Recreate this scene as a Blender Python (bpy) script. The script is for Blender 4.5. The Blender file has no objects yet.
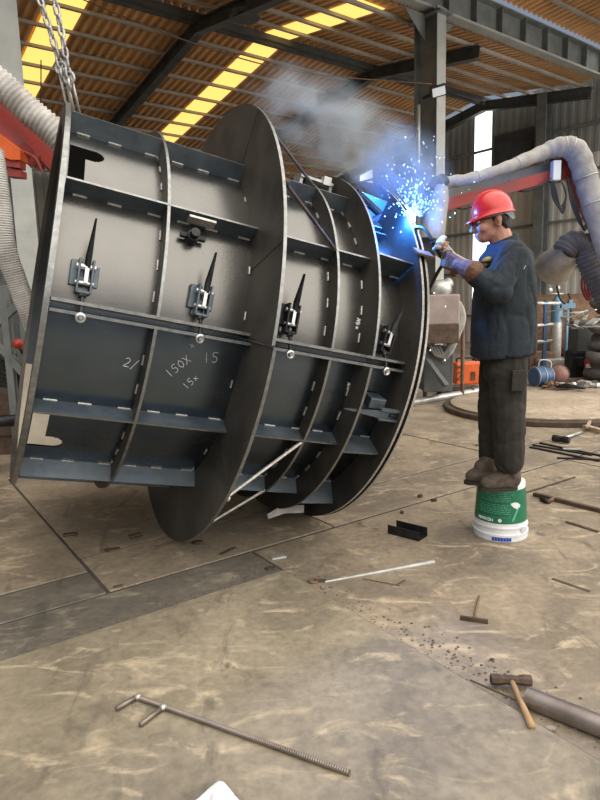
import bpy, bmesh, math, random
from mathutils import Vector as V, Matrix, Quaternion, noise
random.seed(7)
PI=math.pi
D=bpy.data; SC=bpy.context.scene; COL=SC.collection
# ------------------------------------------------------------ camera
F=610.0; H=1.42
g=V((105,-3900,-F)).normalized(); up=-g
fw=V((0,0,-1)); Yc=(fw-up*fw.dot(up)).normalized(); Xc=Yc.cross(up)
RW=Matrix((Xc,Yc,up))            # camera coords -> world coords
cd=D.cameras.new('camera'); cam=D.objects.new('camera',cd); COL.objects.link(cam)
cam.matrix_world=Matrix.Translation((0,0,H))@RW.to_4x4()
cd.sensor_fit='VERTICAL'; cd.sensor_height=24; cd.lens=F/800*24; cd.clip_start=.05; cd.clip_end=300
SC.camera=cam
def ray(px,py): return RW@V(((px-300)/F,-(py-400)/F,-1))
def G(px,py,z=0.0):
    d=ray(px,py); return V((0,0,H))+d*((z-H)/d.z)
def P(px,py,y):
    d=ray(px,py); return V((0,0,H))+d*(y/d.y)
# ------------------------------------------------------------ materials
def nt(name):
    m=D.materials.new(name); m.use_nodes=True; n=m.node_tree
    return m,n,n.nodes['Principled BSDF'],n.links
def mat(name,c1,c2=None,rough=.6,metal=0.0,scale=4.0,bump=0.0,bscale=30.0,stretch=(1,1,1),contrast=(.35,.65),rough2=None,spec=.5,emit=None,es=0.0,world=False,coat=0.0):
    m,n,b,L=nt(name)
    b.inputs['Roughness'].default_value=rough; b.inputs['Metallic'].default_value=metal
    b.inputs['Specular IOR Level'].default_value=spec; b.inputs['Coat Weight'].default_value=coat
    b.inputs['Base Color'].default_value=(*c1,1)
    if emit: b.inputs['Emission Color'].default_value=(*emit,1); b.inputs['Emission Strength'].default_value=es
    if c2 is None and not bump: return m
    tc=n.nodes.new('ShaderNodeTexCoord'); mp=n.nodes.new('ShaderNodeMapping'); mp.inputs['Scale'].default_value=stretch
    L.new(tc.outputs['Object'],mp.inputs['Vector'])
    if c2 is not None:
        t=n.nodes.new('ShaderNodeTexNoise'); t.inputs['Scale'].default_value=scale; t.inputs['Detail'].default_value=6; t.inputs['Roughness'].default_value=.62
        L.new(mp.outputs[0],t.inputs['Vector'])
        r=n.nodes.new('ShaderNodeValToRGB'); r.color_ramp.elements[0].position=contrast[0]; r.color_ramp.elements[1].position=contrast[1]
        r.color_ramp.elements[0].color=(*c1,1); r.color_ramp.elements[1].color=(*c2,1)
        L.new(t.outputs['Fac'],r.inputs['Fac']); L.new(r.outputs['Color'],b.inputs['Base Color'])
        if rough2 is not None:
            mr=n.nodes.new('ShaderNodeMapRange'); mr.inputs['From Min'].default_value=.3; mr.inputs['From Max'].default_value=.7
            mr.inputs['To Min'].default_value=rough; mr.inputs['To Max'].default_value=rough2
            L.new(t.outputs['Fac'],mr.inputs['Value']); L.new(mr.outputs[0],b.inputs['Roughness'])
    if bump:
        t2=n.nodes.new('ShaderNodeTexNoise'); t2.inputs['Scale'].default_value=bscale; t2.inputs['Detail'].default_value=4
        L.new(mp.outputs[0],t2.inputs['Vector'])
        bp=n.nodes.new('ShaderNodeBump'); bp.inputs['Strength'].default_value=bump; bp.inputs['Distance'].default_value=.01
        L.new(t2.outputs['Fac'],bp.inputs['Height']); L.new(bp.outputs[0],b.inputs['Normal'])
    return m
M={}
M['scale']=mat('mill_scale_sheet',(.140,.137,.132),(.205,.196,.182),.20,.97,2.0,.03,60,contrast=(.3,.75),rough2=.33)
M['scalelow']=mat('lower_bluish_sheet',(.085,.112,.142),(.15,.175,.20),.20,.97,2.0,.02,60,contrast=(.3,.75),rough2=.33)  # darker, bluer version of the sheet colour for the lower half-shell
M['insidedark']=mat('shaded_inner_sheet',(.03,.034,.04),(.055,.06,.065),.5,.6,3)  # shade inside the drum put into the sheet colour
M['inside']=mat('lit_dusty_inner_sheet',(.34,.29,.22),(.46,.40,.31),.7,.1,3)  # dusty beige, made pale to stand for light on the drum's bottom
M['rib']=mat('rib_steel',(.09,.115,.14),(.17,.20,.225),.42,.75,5,.1,50,rough2=.58)
M['ring']=mat('ring_steel',(.06,.055,.05),(.12,.108,.092),.5,.7,3,.15,40,rough2=.65)
M['edge']=mat('bright_cut_edge',(.20,.21,.21),(.33,.33,.32),.35,.85,30)
M['weld']=mat('weld_bead',(.38,.37,.35),(.6,.58,.54),.45,.7,60,.3,200)
M['black']=mat('black_steel',(.015,.015,.017),(.04,.04,.042),.45,.6,12)
M['shine']=mat('worn_bright_steel',(.45,.46,.47),(.62,.62,.62),.28,.95,20)
M['galv']=mat('galvanised',(.34,.34,.33),(.56,.55,.52),.45,.55,8)
M['chalk']=mat('chalk',(.75,.75,.75),None,.95)
M['orange']=mat('orange_paint',(.75,.13,.02),(.60,.09,.015),.4,.0,6)
M['red']=mat('red_paint',(.50,.045,.03),(.34,.03,.02),.45,0,4)
M['redarm']=mat('dusty_red_paint',(.38,.035,.025),(.24,.045,.035),.5,0,5)
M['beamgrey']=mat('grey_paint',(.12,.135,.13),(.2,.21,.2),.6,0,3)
M['beamlight']=mat('pale_beam_face',(.30,.31,.29),(.38,.39,.36),.6,0,3)
M['darkbeam']=mat('dark_grey_paint',(.05,.055,.055),(.09,.095,.09),.65,0,3)
M['helmet']=mat('helmet_red_plastic',(.62,.014,.012),None,.28,0,coat=.4)
M['skin']=mat('skin',(.52,.26,.18),(.44,.20,.14),.55,0,25)
M['hair']=mat('black_hair',(.012,.011,.01),(.03,.028,.025),.6,0,80)
M['jacket']=mat('jacket_cloth',(.010,.016,.022),(.018,.026,.034),.85,0,7,.5,35)
M['trousers']=mat('trouser_cloth',(.017,.015,.012),(.030,.026,.020),.9,0,9,.5,35)
M['glove']=mat('brown_leather',(.10,.045,.022),(.18,.09,.05),.8,0,25,.4,60)
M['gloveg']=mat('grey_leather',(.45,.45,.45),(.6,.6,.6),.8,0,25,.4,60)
M['shoe']=mat('dusty_shoe',(.055,.04,.03),(.12,.09,.065),.85,0,25,.3,60)
M['sole']=mat('shoe_sole',(.03,.025,.02),None,.9)
M['white']=mat('white_plastic',(.72,.73,.75),(.55,.55,.56),.5,0,9,contrast=(.5,.8))
M['green']=mat('green_label',(.005,.115,.055),(.008,.17,.08),.45,0,6)
M['blue']=mat('blue_label',(.02,.06,.38),None,.5)
M['labelwhite']=mat('white_print',(.7,.75,.72),None,.6)
M['labelpale']=mat('pale_green_print',(.12,.42,.27),None,.6)
M['rust']=mat('rusty_steel',(.11,.06,.035),(.22,.13,.08),.75,.2,12,.3,50)
M['rustdark']=mat('dark_rust',(.055,.038,.028),(.12,.08,.055),.75,.3,10,.3,50)
M['wood']=mat('hammer_wood',(.32,.19,.09),(.46,.30,.16),.6,0,12,stretch=(1,1,6))
M['pipe']=mat('brown_pipe',(.16,.13,.11),(.26,.22,.19),.4,.6,8,stretch=(1,1,1))
M['concrete']=mat('dust',(.30,.26,.21),(.2,.17,.14),.9,0,12,.3,60)
M['duct']=mat('grey_duct_cloth',(.40,.38,.35),(.27,.255,.235),.8,0,9,.3,40)
M['ductw']=mat('white_spiral_hose',(.62,.60,.57),(.36,.33,.30),.7,0,7,.2,40)
M['ductd']=mat('dark_duct_cloth',(.10,.095,.09),(.17,.16,.15),.85,0,9,.3,40)
M['band']=mat('grey_band',(.22,.225,.23),None,.5)
M['cable']=mat('black_rubber',(.018,.018,.018),None,.6)
M['cabler']=mat('red_rubber',(.30,.05,.035),None,.6)
M['pink']=mat('faded_pink_grey_cabinet',(.36,.29,.26),(.27,.21,.19),.6,0,5)
M['bluep']=mat('blue_paint',(.035,.10,.23),(.03,.07,.15),.5,0,8)
M['bluel']=mat('pale_blue_paint',(.12,.23,.33),(.08,.16,.24),.5,0,8)
M['rosy']=mat('faded_red_motor',(.26,.12,.105),(.15,.075,.06),.6,0,8)
M['yellow']=mat('yellow_cloth',(.38,.30,.09),None,.85)
M['glassm']=mat('lens',(.25,.28,.3),None,.1,0)
M['lampglass']=mat('lamp_glass',(.7,.75,.8),None,.25)
def streaked(name,ca,cb,cc,r1=.55,r2=.85):
    m,n,b,L=nt(name)
    tc=n.nodes.new('ShaderNodeTexCoord')
    def noise_(sc,st,rot,det=7,dist=.0):
        mp=n.nodes.new('ShaderNodeMapping'); mp.inputs['Scale'].default_value=st; mp.inputs['Rotation'].default_value=(0,0,rot)
        L.new(tc.outputs['Object'],mp.inputs['Vector'])
        t=n.nodes.new('ShaderNodeTexNoise'); t.inputs['Scale'].default_value=sc; t.inputs['Detail'].default_value=det; t.inputs['Roughness'].default_value=.6; t.inputs['Distortion'].default_value=dist
        L.new(mp.outputs[0],t.inputs['Vector']); return t
    def ramp(t,a,bb,c1=(0,0,0),c2=(1,1,1)):
        r=n.nodes.new('ShaderNodeValToRGB'); r.color_ramp.elements[0].position=a; r.color_ramp.elements[1].position=bb
        r.color_ramp.elements[0].color=(*c1,1); r.color_ramp.elements[1].color=(*c2,1); L.new(t.outputs['Fac'],r.inputs['Fac']); return r
    a=ramp(noise_(1.6,(1,1,1),.3,8,.6),.42,.60,ca,cb)
    s=ramp(noise_(3.4,(.9,1.9,1),-.6,7,1.6),.55,.68)
    s2=ramp(noise_(2.8,(1.8,.9,1),.7,7,1.4),.56,.70)
    f=ramp(noise_(28,(1,1,1),0,5),.3,.75,(.68,.68,.68),(1.14,1.14,1.14))
    def mix(f_,A,B,mode='MIX',fac=None):
        x=n.nodes.new('ShaderNodeMix'); x.data_type='RGBA'; x.blend_type=mode
        if fac is None: L.new(f_.outputs['Color'],x.inputs['Factor'])
        else: x.inputs['Factor'].default_value=fac
        L.new(A,x.inputs[6])
        if isinstance(B,tuple): x.inputs[7].default_value=(*B,1)
        else: L.new(B,x.inputs[7])
        return x.outputs[2]
    c=mix(s,a.outputs['Color'],cc)
    dk=tuple(v*.72 for v in ca)
    c=mix(s2,c,dk)
    c=mix(None,c,f.outputs['Color'],'MULTIPLY',.85)
    L.new(c,b.inputs['Base Color'])
    mr=n.nodes.new('ShaderNodeMapRange'); mr.inputs['To Min'].default_value=r1; mr.inputs['To Max'].default_value=r2
    L.new(s.outputs['Color'],mr.inputs['Value']); L.new(mr.outputs[0],b.inputs['Roughness'])
    t=noise_(45,(1,1,1),0,5); bp=n.nodes.new('ShaderNodeBump'); bp.inputs['Strength'].default_value=.25; bp.inputs['Distance'].default_value=.006
    L.new(t.outputs['Fac'],bp.inputs['Height']); L.new(bp.outputs[0],b.inputs['Normal'])
    return m
M['floor']=streaked('dusty_steel_floor',(.21,.170,.125),(.33,.265,.188),(.46,.365,.25))
M['plate']=streaked('dusty_steel_plate',(.205,.172,.122),(.30,.252,.178),(.44,.36,.245))
M['strip']=streaked('dark_dusty_steel',(.125,.110,.088),(.175,.152,.12),(.24,.205,.155))
M['grit']=mat('grit',(.10,.085,.068),(.16,.135,.105),.9,0,12)
M['under']=mat('dark_packed_dust',(.05,.043,.036),(.09,.078,.064),.9,0,6)
M['darkground']=mat('dark_reflect_ground',(.03,.032,.034),(.045,.046,.048),.7,0,3)
M['disc']=streaked('pale_dusty_plate',(.36,.29,.21),(.46,.37,.27),(.54,.43,.32))
M['roof']=mat('brown_roof_sheet',(.72,.43,.20),(.52,.31,.15),.6,0,1.2)
M['purlin']=mat('purlin_steel',(.42,.37,.30),(.30,.27,.23),.6,0,2)
M['skylight']=mat('yellow_translucent_sheet',(.6,.5,.2),None,.5,emit=(1.0,.66,.16),es=1.25)
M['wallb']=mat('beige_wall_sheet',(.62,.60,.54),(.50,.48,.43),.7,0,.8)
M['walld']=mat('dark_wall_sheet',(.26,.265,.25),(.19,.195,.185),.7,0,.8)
M['daylight']=mat('bright_daylight_panel',(.8,.8,.8),None,.5,emit=(1,1,.97),es=2.2)
M['arc']=mat('welding_arc',(1,1,1),None,.5,emit=(.75,.88,1),es=25)
M['spark']=mat('spark',(1,1,1),None,.5,emit=(.22,.58,1),es=5)
M['sparkw']=mat('warm_spark',(1,1,1),None,.5,emit=(1,.80,.7),es=3)
# ------------------------------------------------------------ mesh helpers
def frameof(d):
    d=d.normalized(); a=V((0,0,1)) if abs(d.z)<.9 else V((1,0,0))
    x=a.cross(d).normalized(); return x,d.cross(x).normalized(),d
class MB:
    def __init__(s): s.bm=bmesh.new(); s.mi=0
    def _f(s,vs):
        try: f=s.bm.faces.new(vs); f.material_index=s.mi; f.smooth=s.sm
        except ValueError: pass
    sm=False
    def box(s,c,size,rot=None):
        c=V(c); R=rot if rot is not None else Matrix.Identity(3)
        hx,hy,hz=[k/2 for k in size]
        v=[s.bm.verts.new(c+R@V((x*hx,y*hy,z*hz))) for x in(-1,1) for y in(-1,1) for z in(-1,1)]
        for q in((0,1,3,2),(4,6,7,5),(0,4,5,1),(2,3,7,6),(0,2,6,4),(1,5,7,3)): s._f([v[i] for i in q])
        return s
    def bar(s,p,q,w,h,upv=None):
        p=V(p);q=V(q);d=q-p; z=d.normalized(); u=V(upv) if upv else (V((0,0,1)) if abs(z.z)<.95 else V((1,0,0)))
        x=u.cross(z).normalized(); y=z.cross(x)
        return s.box((p+q)/2,(w,h,d.length),Matrix((x,y,z)).transposed())
    def prism(s,pts,d):      # polygon pts (world) extruded by vector d
        a=[s.bm.verts.new(V(p)) for p in pts]; b=[s.bm.verts.new(V(p)+V(d)) for p in pts]
        s._f(a[::-1]); s._f(b); n=len(a)
        for i in range(n): s._f([a[i],a[(i+1)%n],b[(i+1)%n],b[i]])
        return s
    def tube(s,pts,r,seg=10,cap=True,rr=None,flat=1.0):
        pts=[V(p) for p in pts]; n=len(pts); rings=[]; x0=None
        for i,p in enumerate(pts):
            d=(pts[min(i+1,n-1)]-pts[max(i-1,0)])
            if d.length<1e-9: d=V((0,0,1))
            d.normalize()
            if x0 is None: x,y,_=frameof(d)
            else:
                x=(x0-d*x0.dot(d)).normalized(); y=d.cross(x)
            x0=x; R=rr[i] if rr else r
            rings.append([s.bm.verts.new(p+x*R*math.cos(2*PI*k/seg)+y*R*flat*math.sin(2*PI*k/seg)) for k in range(seg)])
        for i in range(n-1):
            for k in range(seg): s._f([rings[i][k],rings[i][(k+1)%seg],rings[i+1][(k+1)%seg],rings[i+1][k]])
        if cap: s._f(rings[0][::-1]); s._f(rings[-1])
        return s
    def torus(s,c,ax,R,r,seg=24,ms=8):
        c=V(c); x,y,z=frameof(V(ax)); g_=[]
        for i in range(seg):
            a=2*PI*i/seg; dr=x*math.cos(a)+y*math.sin(a)
            g_.append([s.bm.verts.new(c+dr*(R+r*math.cos(2*PI*k/ms))+z*r*math.sin(2*PI*k/ms)) for k in range(ms)])
        for i in range(seg):
            for k in range(ms): s._f([g_[i][k],g_[(i+1)%seg][k],g_[(i+1)%seg][(k+1)%ms],g_[i][(k+1)%ms]])
        return s
    def lathe(s,prof,c=(0,0,0),ax=(0,0,1),seg=32,cap=False):   # prof [(r,h)]
        c=V(c); x,y,z=frameof(V(ax)); rg=[]
        for r,h in prof: rg.append([s.bm.verts.new(c+z*h+(x*math.cos(2*PI*k/seg)+y*math.sin(2*PI*k/seg))*r) for k in range(seg)])
        for i in range(len(rg)-1):
            for k in range(seg): s._f([rg[i][k],rg[i][(k+1)%seg],rg[i+1][(k+1)%seg],rg[i+1][k]])
        if cap: s._f(rg[0][::-1]); s._f(rg[-1])
        return s
    def ell(s,c,size,rot=None,u=16,v=10):
        c=V(c); R=rot if rot is not None else Matrix.Identity(3)
        rows=[]
        for i in range(1,v):
            t=PI*i/v; rows.append([s.bm.verts.new(c+R@V((size[0]*math.sin(t)*math.cos(2*PI*k/u),size[1]*math.sin(t)*math.sin(2*PI*k/u),size[2]*math.cos(t)))) for k in range(u)])
        a=s.bm.verts.new(c+R@V((0,0,size[2]))); b=s.bm.verts.new(c-R@V((0,0,size[2])))
        for k in range(u):
            s._f([a,rows[0][k],rows[0][(k+1)%u]]); s._f([b,rows[-1][(k+1)%u],rows[-1][k]])
            for i in range(len(rows)-1): s._f([rows[i][k],rows[i+1][k],rows[i+1][(k+1)%u],rows[i][(k+1)%u]])
        return s
    def cap(s,p,q,ra,rb,flat=1.0,side=None):     # tapered capsule
        p=V(p);q=V(q); d=(q-p); L_=d.length; d.normalize(); pts=[];rr=[]
        for k in range(5): a=PI/2*k/5; pts.append(p-d*ra*math.cos(a)); rr.append(max(ra*math.sin(a),ra*.05))
        for k in range(5): pts.append(p+d*L_*k/4); rr.append(ra+(rb-ra)*k/4)
        for k in range(1,6): a=PI/2*k/5; pts.append(q+d*rb*math.sin(a)); rr.append(max(rb*math.cos(a),rb*.05))
        return s.tube(pts,0,12,True,rr)
    def build(s,name,m,parent=None,smooth=None,keep=True):
        me=D.meshes.new(name); bmesh.ops.recalc_face_normals(s.bm,faces=s.bm.faces[:])
        if smooth is not None:
            for f in s.bm.faces: f.smooth=smooth
        s.bm.to_mesh(me); s.bm.free()
        for x in (m if isinstance(m,(list,tuple)) else [m]): me.materials.append(x)
        o=D.objects.new(name,me); COL.objects.link(o)
        if parent is not None: o.parent=parent
        return o
def autosmooth(o,ang=35):
    me=o.data
    for p in me.polygons: p.use_smooth=True
    bm=bmesh.new(); bm.from_mesh(me)
    for e in bm.edges:
        if len(e.link_faces)==2 and e.calc_face_angle(0)>math.radians(ang): e.smooth=False
    bm.to_mesh(me); bm.free(); return o
def bevel(o,w=.004,seg=2):
    b=o.modifiers.new('bevel','BEVEL'); b.width=w; b.segments=seg; b.limit_method='ANGLE'; return o
def remesh(o,vox,smooth=6,disp=0,dscale=.1,fac=.5):
    r=o.modifiers.new('r','REMESH'); r.mode='VOXEL'; r.voxel_size=vox; r.use_smooth_shade=True
    s_=o.modifiers.new('s','SMOOTH'); s_.factor=fac; s_.iterations=smooth
    bpy.context.view_layer.update()
    dg=bpy.context.evaluated_depsgraph_get(); me=D.meshes.new_from_object(o.evaluated_get(dg))
    o.modifiers.clear(); old=o.data; ms=list(old.materials); o.data=me
    me.materials.clear()
    for x in ms: me.materials.append(x)
    if disp:
        nn=[v.normal.copy() for v in me.vertices]
        for v,n_ in zip(me.vertices,nn):
            q=V((v.co.x,v.co.y,v.co.z*.55))/dscale; w_=V((noise.noise(q*.6),noise.noise(q*.6+V((9,2,4))),0))*1.2
            cr=1-abs(noise.noise(q+w_))*3.2; cr=max(0,cr)**2; c2=max(0,1-abs(noise.noise(q*1.9+w_+V((5,3,1))))*3.5)**2
            v.co=v.co+n_*disp*(.45*noise.noise(q*.8)-.42*cr-.2*c2+.15)
    for p in me.polygons: p.use_smooth=True
    return o
def tag(o,label=None,cat=None,group=None,kind=None):
    if label: o['label']=label
    if cat: o['category']=cat
    if group: o['group']=group
    if kind: o['kind']=kind
    return o
def thing(name,loc,label,cat,group=None,rz=0):
    o=D.objects.new(name,None); COL.objects.link(o); o.location=loc; o.rotation_euler=(0,0,rz); o.empty_display_size=.1
    return tag(o,label,cat,group)
def inv(root):   # world coords into a thing's local frame
    bpy.context.view_layer.update(); return root.matrix_world.inverted()
def settle(root):  # parts were written in world coords: keep them there
    bpy.context.view_layer.update(); mi=root.matrix_world.inverted()
    for c in root.children:
        c.data.transform(mi)
        for g_ in c.children: g_.data.transform(mi)
def smoothpath(pts,n=8):
    pts=[V(p) for p in pts]; out=[]
    for i in range(len(pts)-1):
        p0=pts[max(i-1,0)];p1=pts[i];p2=pts[i+1];p3=pts[min(i+2,len(pts)-1)]
        for k in range(n):
            t=k/n; out.append(.5*((2*p1)+(p2-p0)*t+(2*p0-5*p1+4*p2-p3)*t*t+(3*p1-p0-3*p2+p3)*t**3))
    out.append(pts[-1]); return out
def resample(pts,step):
    out=[pts[0].copy()]; acc=0
    for i in range(len(pts)-1):
        a,b=pts[i],pts[i+1]; L_=(b-a).length; d=step-acc
        while d<=L_: out.append(a+(b-a)*(d/L_)); d+=step
        acc=(acc+L_)%step
    return out
def corr(mb,pts,r,pitch=.03,amp=.008,seg=18):
    q=resample(smoothpath(pts,10),pitch/4); rr=[r+amp*math.cos(2*PI*(i%4)/4) for i in range(len(q))]
    return mb.tube(q,r,seg,True,rr)
def strut(name,m,root=None,kind='structure'):
    pass
# ------------------------------------------------------------ the hall
AZ=math.radians(53); d1=V((math.sin(AZ),math.cos(AZ),0)); d2=V((-math.cos(AZ),math.sin(AZ),0))
def W(s,t,z=0): return d1*s+d2*t+V((0,0,z))
RB=Matrix((d1,d2,V((0,0,1)))).transposed()
def S(o): o['kind']='structure'; return o
TR=12.54; SG=17.2
def rz(t): return 7.65-.155*abs(t-TR) if t>8.96 else 7.95+.08*(8.96-t)
mb=MB(); c=W(6,6); mb.box((c.x,c.y,-.06),(60,60,.12),RB); S(mb.build('floor',M['under']))
mb=MB(); mb.box((0,-20,.003),(60,39.2,.006)); S(mb.build('floor_dark_reflect',M['darkground']))  # unseen dark ground added behind the camera to darken the lower sheets' reflections
def corrugated(name,m,org,du,dv,n_,U,Vv,pitch,depth):
    mb=MB(); k=int(U/pitch); prev=None
    offs=[(0,0),(.38,0),(.5,depth),(.88,depth)]
    for i in range(k):
        for f,h in offs:
            a=org+du*((i+f)*pitch)+n_*h; b_=a+dv*Vv
            cur=(mb.bm.verts.new(a),mb.bm.verts.new(b_))
            if prev: mb._f([prev[0],cur[0],cur[1],prev[1]])
            prev=cur
    return S(mb.build(name,m))
def slope(ta,tb,name,s0=-7,s1=SG):
    a=W(s0,ta,rz(ta)); b_=W(s0,tb,rz(tb)) if abs(tb-8.96)>1e-6 or ta>8.9 else W(s0,tb,7.95)
    dv=(b_-a); L_=dv.length; dv.normalize(); n_=d1.cross(dv); n_=n_ if n_.z>0 else -n_
    return corrugated(name,M['roof'],a,d1,dv,n_,s1-s0,L_,.2,.075)
slope(TR,9.0,'ceiling_near_slope'); slope(TR,22.4,'ceiling_far_slope'); slope(5.2,8.9,'ceiling_next_bay')
# skylight strips under the roof sheets
for i,sc in enumerate((4.47,9.02)):
    for nm,ta,tb in(('near',9.3,TR-.05),('far',TR+.05,22.0)):
        mb=MB(); a=W(sc-.34,ta,rz(ta)-.02); b_=W(sc-.34,tb,rz(tb)-.02); w=d1*.68
        mb.prism([a,a+w,b_+w,b_],(0,0,.012)); S(mb.build('window_%d'%(1+i*2+(nm=='far')),M['skylight']))
# purlins
def purlin(t,z,m=M['purlin'],w=.035,h=.065,s0=-7,s1=SG):
    mb=MB(); mb.bar(W(s0,t,z),W(s1,t,z),w,h); mb.bar(W(s0,t+.03,z-h/2),W(s1,t+.03,z-h/2),.045,.008); S(mb.build('trim_purlin',m))
t=TR-.8
while t>9.2: purlin(t,rz(t)-.075); t-=.8
t=TR+.8
while t<22.3: purlin(t,rz(t)-.075); t+=.8
for tt in(8.2,7.1,6.0,5.0): purlin(tt,rz(tt)-.075)
purlin(TR-.12,rz(TR)-.13,M['darkbeam'],.06,.13); purlin(TR+.12,rz(TR)-.13,M['darkbeam'],.06,.13)
def ibeam(mb,p,q,w,h,tf=.02,tw=.014,upv=None):
    p=V(p);q=V(q);z=(q-p).normalized(); u=V(upv) if upv is not None else V((0,0,1)); x=u.cross(z).normalized(); y=z.cross(x)
    for sg in(-1,1): mb.bar(p+y*sg*(h-tf)/2,q+y*sg*(h-tf)/2,w,tf,y)
    mb.bar(p,q,tw,h-2*tf,y); return mb
for sr in(2.0,7.0,12.1,SG-.25):
    mb=MB()
    for ta,tb in((9.1,TR),(TR,22.3)): ibeam(mb,W(sr,ta,rz(ta)-.27),W(sr,tb,rz(tb)-.27),.2,.28)
    S(mb.build('beam_rafter',M['darkbeam']))
# crane / valley girders
def girder(t,z0,h,name,s0=-6,s1=SG-.1):
    mb=MB(); ibeam(mb,W(s0,t,z0+h/2),W(s1,t,z0+h/2),.34,h,.03,.02)
    s=s0+.5
    while s<s1:
        for sg in(-1,1): mb.box(W(s,t+sg*.085,z0+h/2),(.015,.15,h-.06),RB)
        s+=.9
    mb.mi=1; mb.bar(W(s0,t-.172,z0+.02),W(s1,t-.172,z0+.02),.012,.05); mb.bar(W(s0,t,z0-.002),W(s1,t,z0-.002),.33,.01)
    S(mb.build(name,[M['beamgrey'],M['beamlight']]))
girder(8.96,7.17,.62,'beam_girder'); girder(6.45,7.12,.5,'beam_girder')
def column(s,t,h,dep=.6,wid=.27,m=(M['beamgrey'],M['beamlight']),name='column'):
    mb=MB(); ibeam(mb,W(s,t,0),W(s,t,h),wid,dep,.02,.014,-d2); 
    mb.mi=1; mb.box(W(s,t-dep/2-.002,h/2),(wid-.004,.006,h-.01),RB)  # paler skin: light falling on the near flange put into the colour
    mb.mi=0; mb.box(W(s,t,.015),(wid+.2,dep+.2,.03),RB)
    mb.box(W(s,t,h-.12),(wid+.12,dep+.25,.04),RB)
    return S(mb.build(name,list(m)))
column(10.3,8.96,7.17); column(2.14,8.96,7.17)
for s in(10.3,1.97):
    mb=MB()
    for sg in(-1,1): mb.prism([W(s+sg*.14,8.96,7.1),W(s+sg*.75,8.96,7.1),W(s+sg*.14,8.96,6.6)],d2*.02)
    S(mb.build('column_bracket',M['beamgrey']))
# gable wall with two daylight strips
def wallpiece(name,m,s,t0,t1,z0,z1):
    k=max(1,int((t1-t0)/.25)); p=(t1-t0)/k
    return corrugated(name,m,W(s,t0,z0),d2,V((0,0,1)),-d1,t1-t0+1e-6,z1-z0,p,.012)
for a,b_ in((3.2,12.42),(13.05,17.8),(18.5,22.4)):
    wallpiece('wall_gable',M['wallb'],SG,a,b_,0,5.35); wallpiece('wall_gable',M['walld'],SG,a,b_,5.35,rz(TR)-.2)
for i,(a,b_,z0,z1) in enumerate(((12.42,13.05,1.2,7.45),(17.8,18.5,3.0,6.72))):
    mb=MB(); mb.box(W(SG,(a+b_)/2,(z0+z1)/2),(.02,b_-a,z1-z0),RB); w=S(mb.build('window_%d'%(5+i),M['daylight']))
    wallpiece('wall_gable',M['wallb'],SG,a,b_,0,z0); wallpiece('wall_gable',M['walld'],SG,a,b_,z1,7.5)
for z in(.9,2.3,3.6,4.9,6.1):
    mb=MB(); mb.bar(W(SG-.08,3.2,z),W(SG-.08,22.4,z),.06,.07); S(mb.build('trim_girt',M['beamgrey']))
for t in(6.2,10.45,14.8,19.5):
    mb=MB(); ibeam(mb,W(SG-.28,t,0),W(SG-.28,t,rz(t)-.15),.3,.3,.02,.014,-d1); S(mb.build('column_gable',M['beamgrey']))
mb=MB(); mb.box(W(SG-.12,11.55,5.95),(.08,1.3,.95),RB)
for k in range(7): mb.box(W(SG-.18,11.55,5.6+k*.12),(.05,1.2,.02),RB)
S(mb.build('trim_louver',M['darkbeam']))
# far side wall under the eave
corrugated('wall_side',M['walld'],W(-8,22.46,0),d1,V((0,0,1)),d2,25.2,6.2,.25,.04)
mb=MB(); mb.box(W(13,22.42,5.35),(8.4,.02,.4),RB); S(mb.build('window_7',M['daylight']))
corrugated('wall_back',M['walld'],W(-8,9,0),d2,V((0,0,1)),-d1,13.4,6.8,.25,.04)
# low masonry along the gable wall
# ------------------------------------------------------------ floor plates
E1=V((math.cos(math.radians(35)),math.sin(math.radians(35)),0)); E2=V((-E1.y,E1.x,0))
RF=Matrix((E1,E2,V((0,0,1)))).transposed()
def fplate(name,s0,s1,t0,t1,th,m,z=0):
    mb=MB(); cc=E1*((s0+s1)/2)+E2*((t0+t1)/2); mb.box((cc.x,cc.y,z+th/2),(s1-s0,t1-t0,th),RF)
    return bevel(S(mb.build(name,m)),.003,1)
fplate('floor_plate',-3,1.68,-1.5,2.59,.022,M['plate'])
fplate('floor_strip',-5,1.68,2.605,2.935,.008,M['strip'])
fplate('floor_strip',-5,.84,2.95,3.25,.008,M['strip'])
fplate('floor_plate',.86,2.3,2.955,3.475,.009,M['floor'])
fplate('floor_plate',2.315,6.5,2.955,3.475,.006,M['floor'])
fplate('floor_plate',6.52,12,2.955,3.475,.006,M['floor'])
fplate('floor_plate',-5,.84,3.27,5.6,.010,M['floor'])
fplate('floor_plate',.86,4.6,3.495,5.6,.006,M['floor'])
fplate('floor_plate',4.62,9.5,3.495,5.6,.007,M['floor'])
fplate('floor_plate',9.52,16,3.495,5.6,.006,M['floor'])
fplate('floor_plate',1.70,4.9,-3,2.935,.004,M['floor'])
fplate('floor_plate',4.92,12,-3,2.935,.005,M['floor'])
for k,(t0,t1) in enumerate(((5.62,8.3),(8.32,11.2),(11.22,15),(15.02,22))):
    for q_,(s0,s1) in enumerate(((-8,-1.5+k*.7),(-1.48+k*.7,5.5-k*.6),(5.52-k*.6,11.3),(11.32,18))): fplate('floor_plate',s0,s1,t0,t1,.006+.001*((k+q_)%2),M['floor'])
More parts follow.
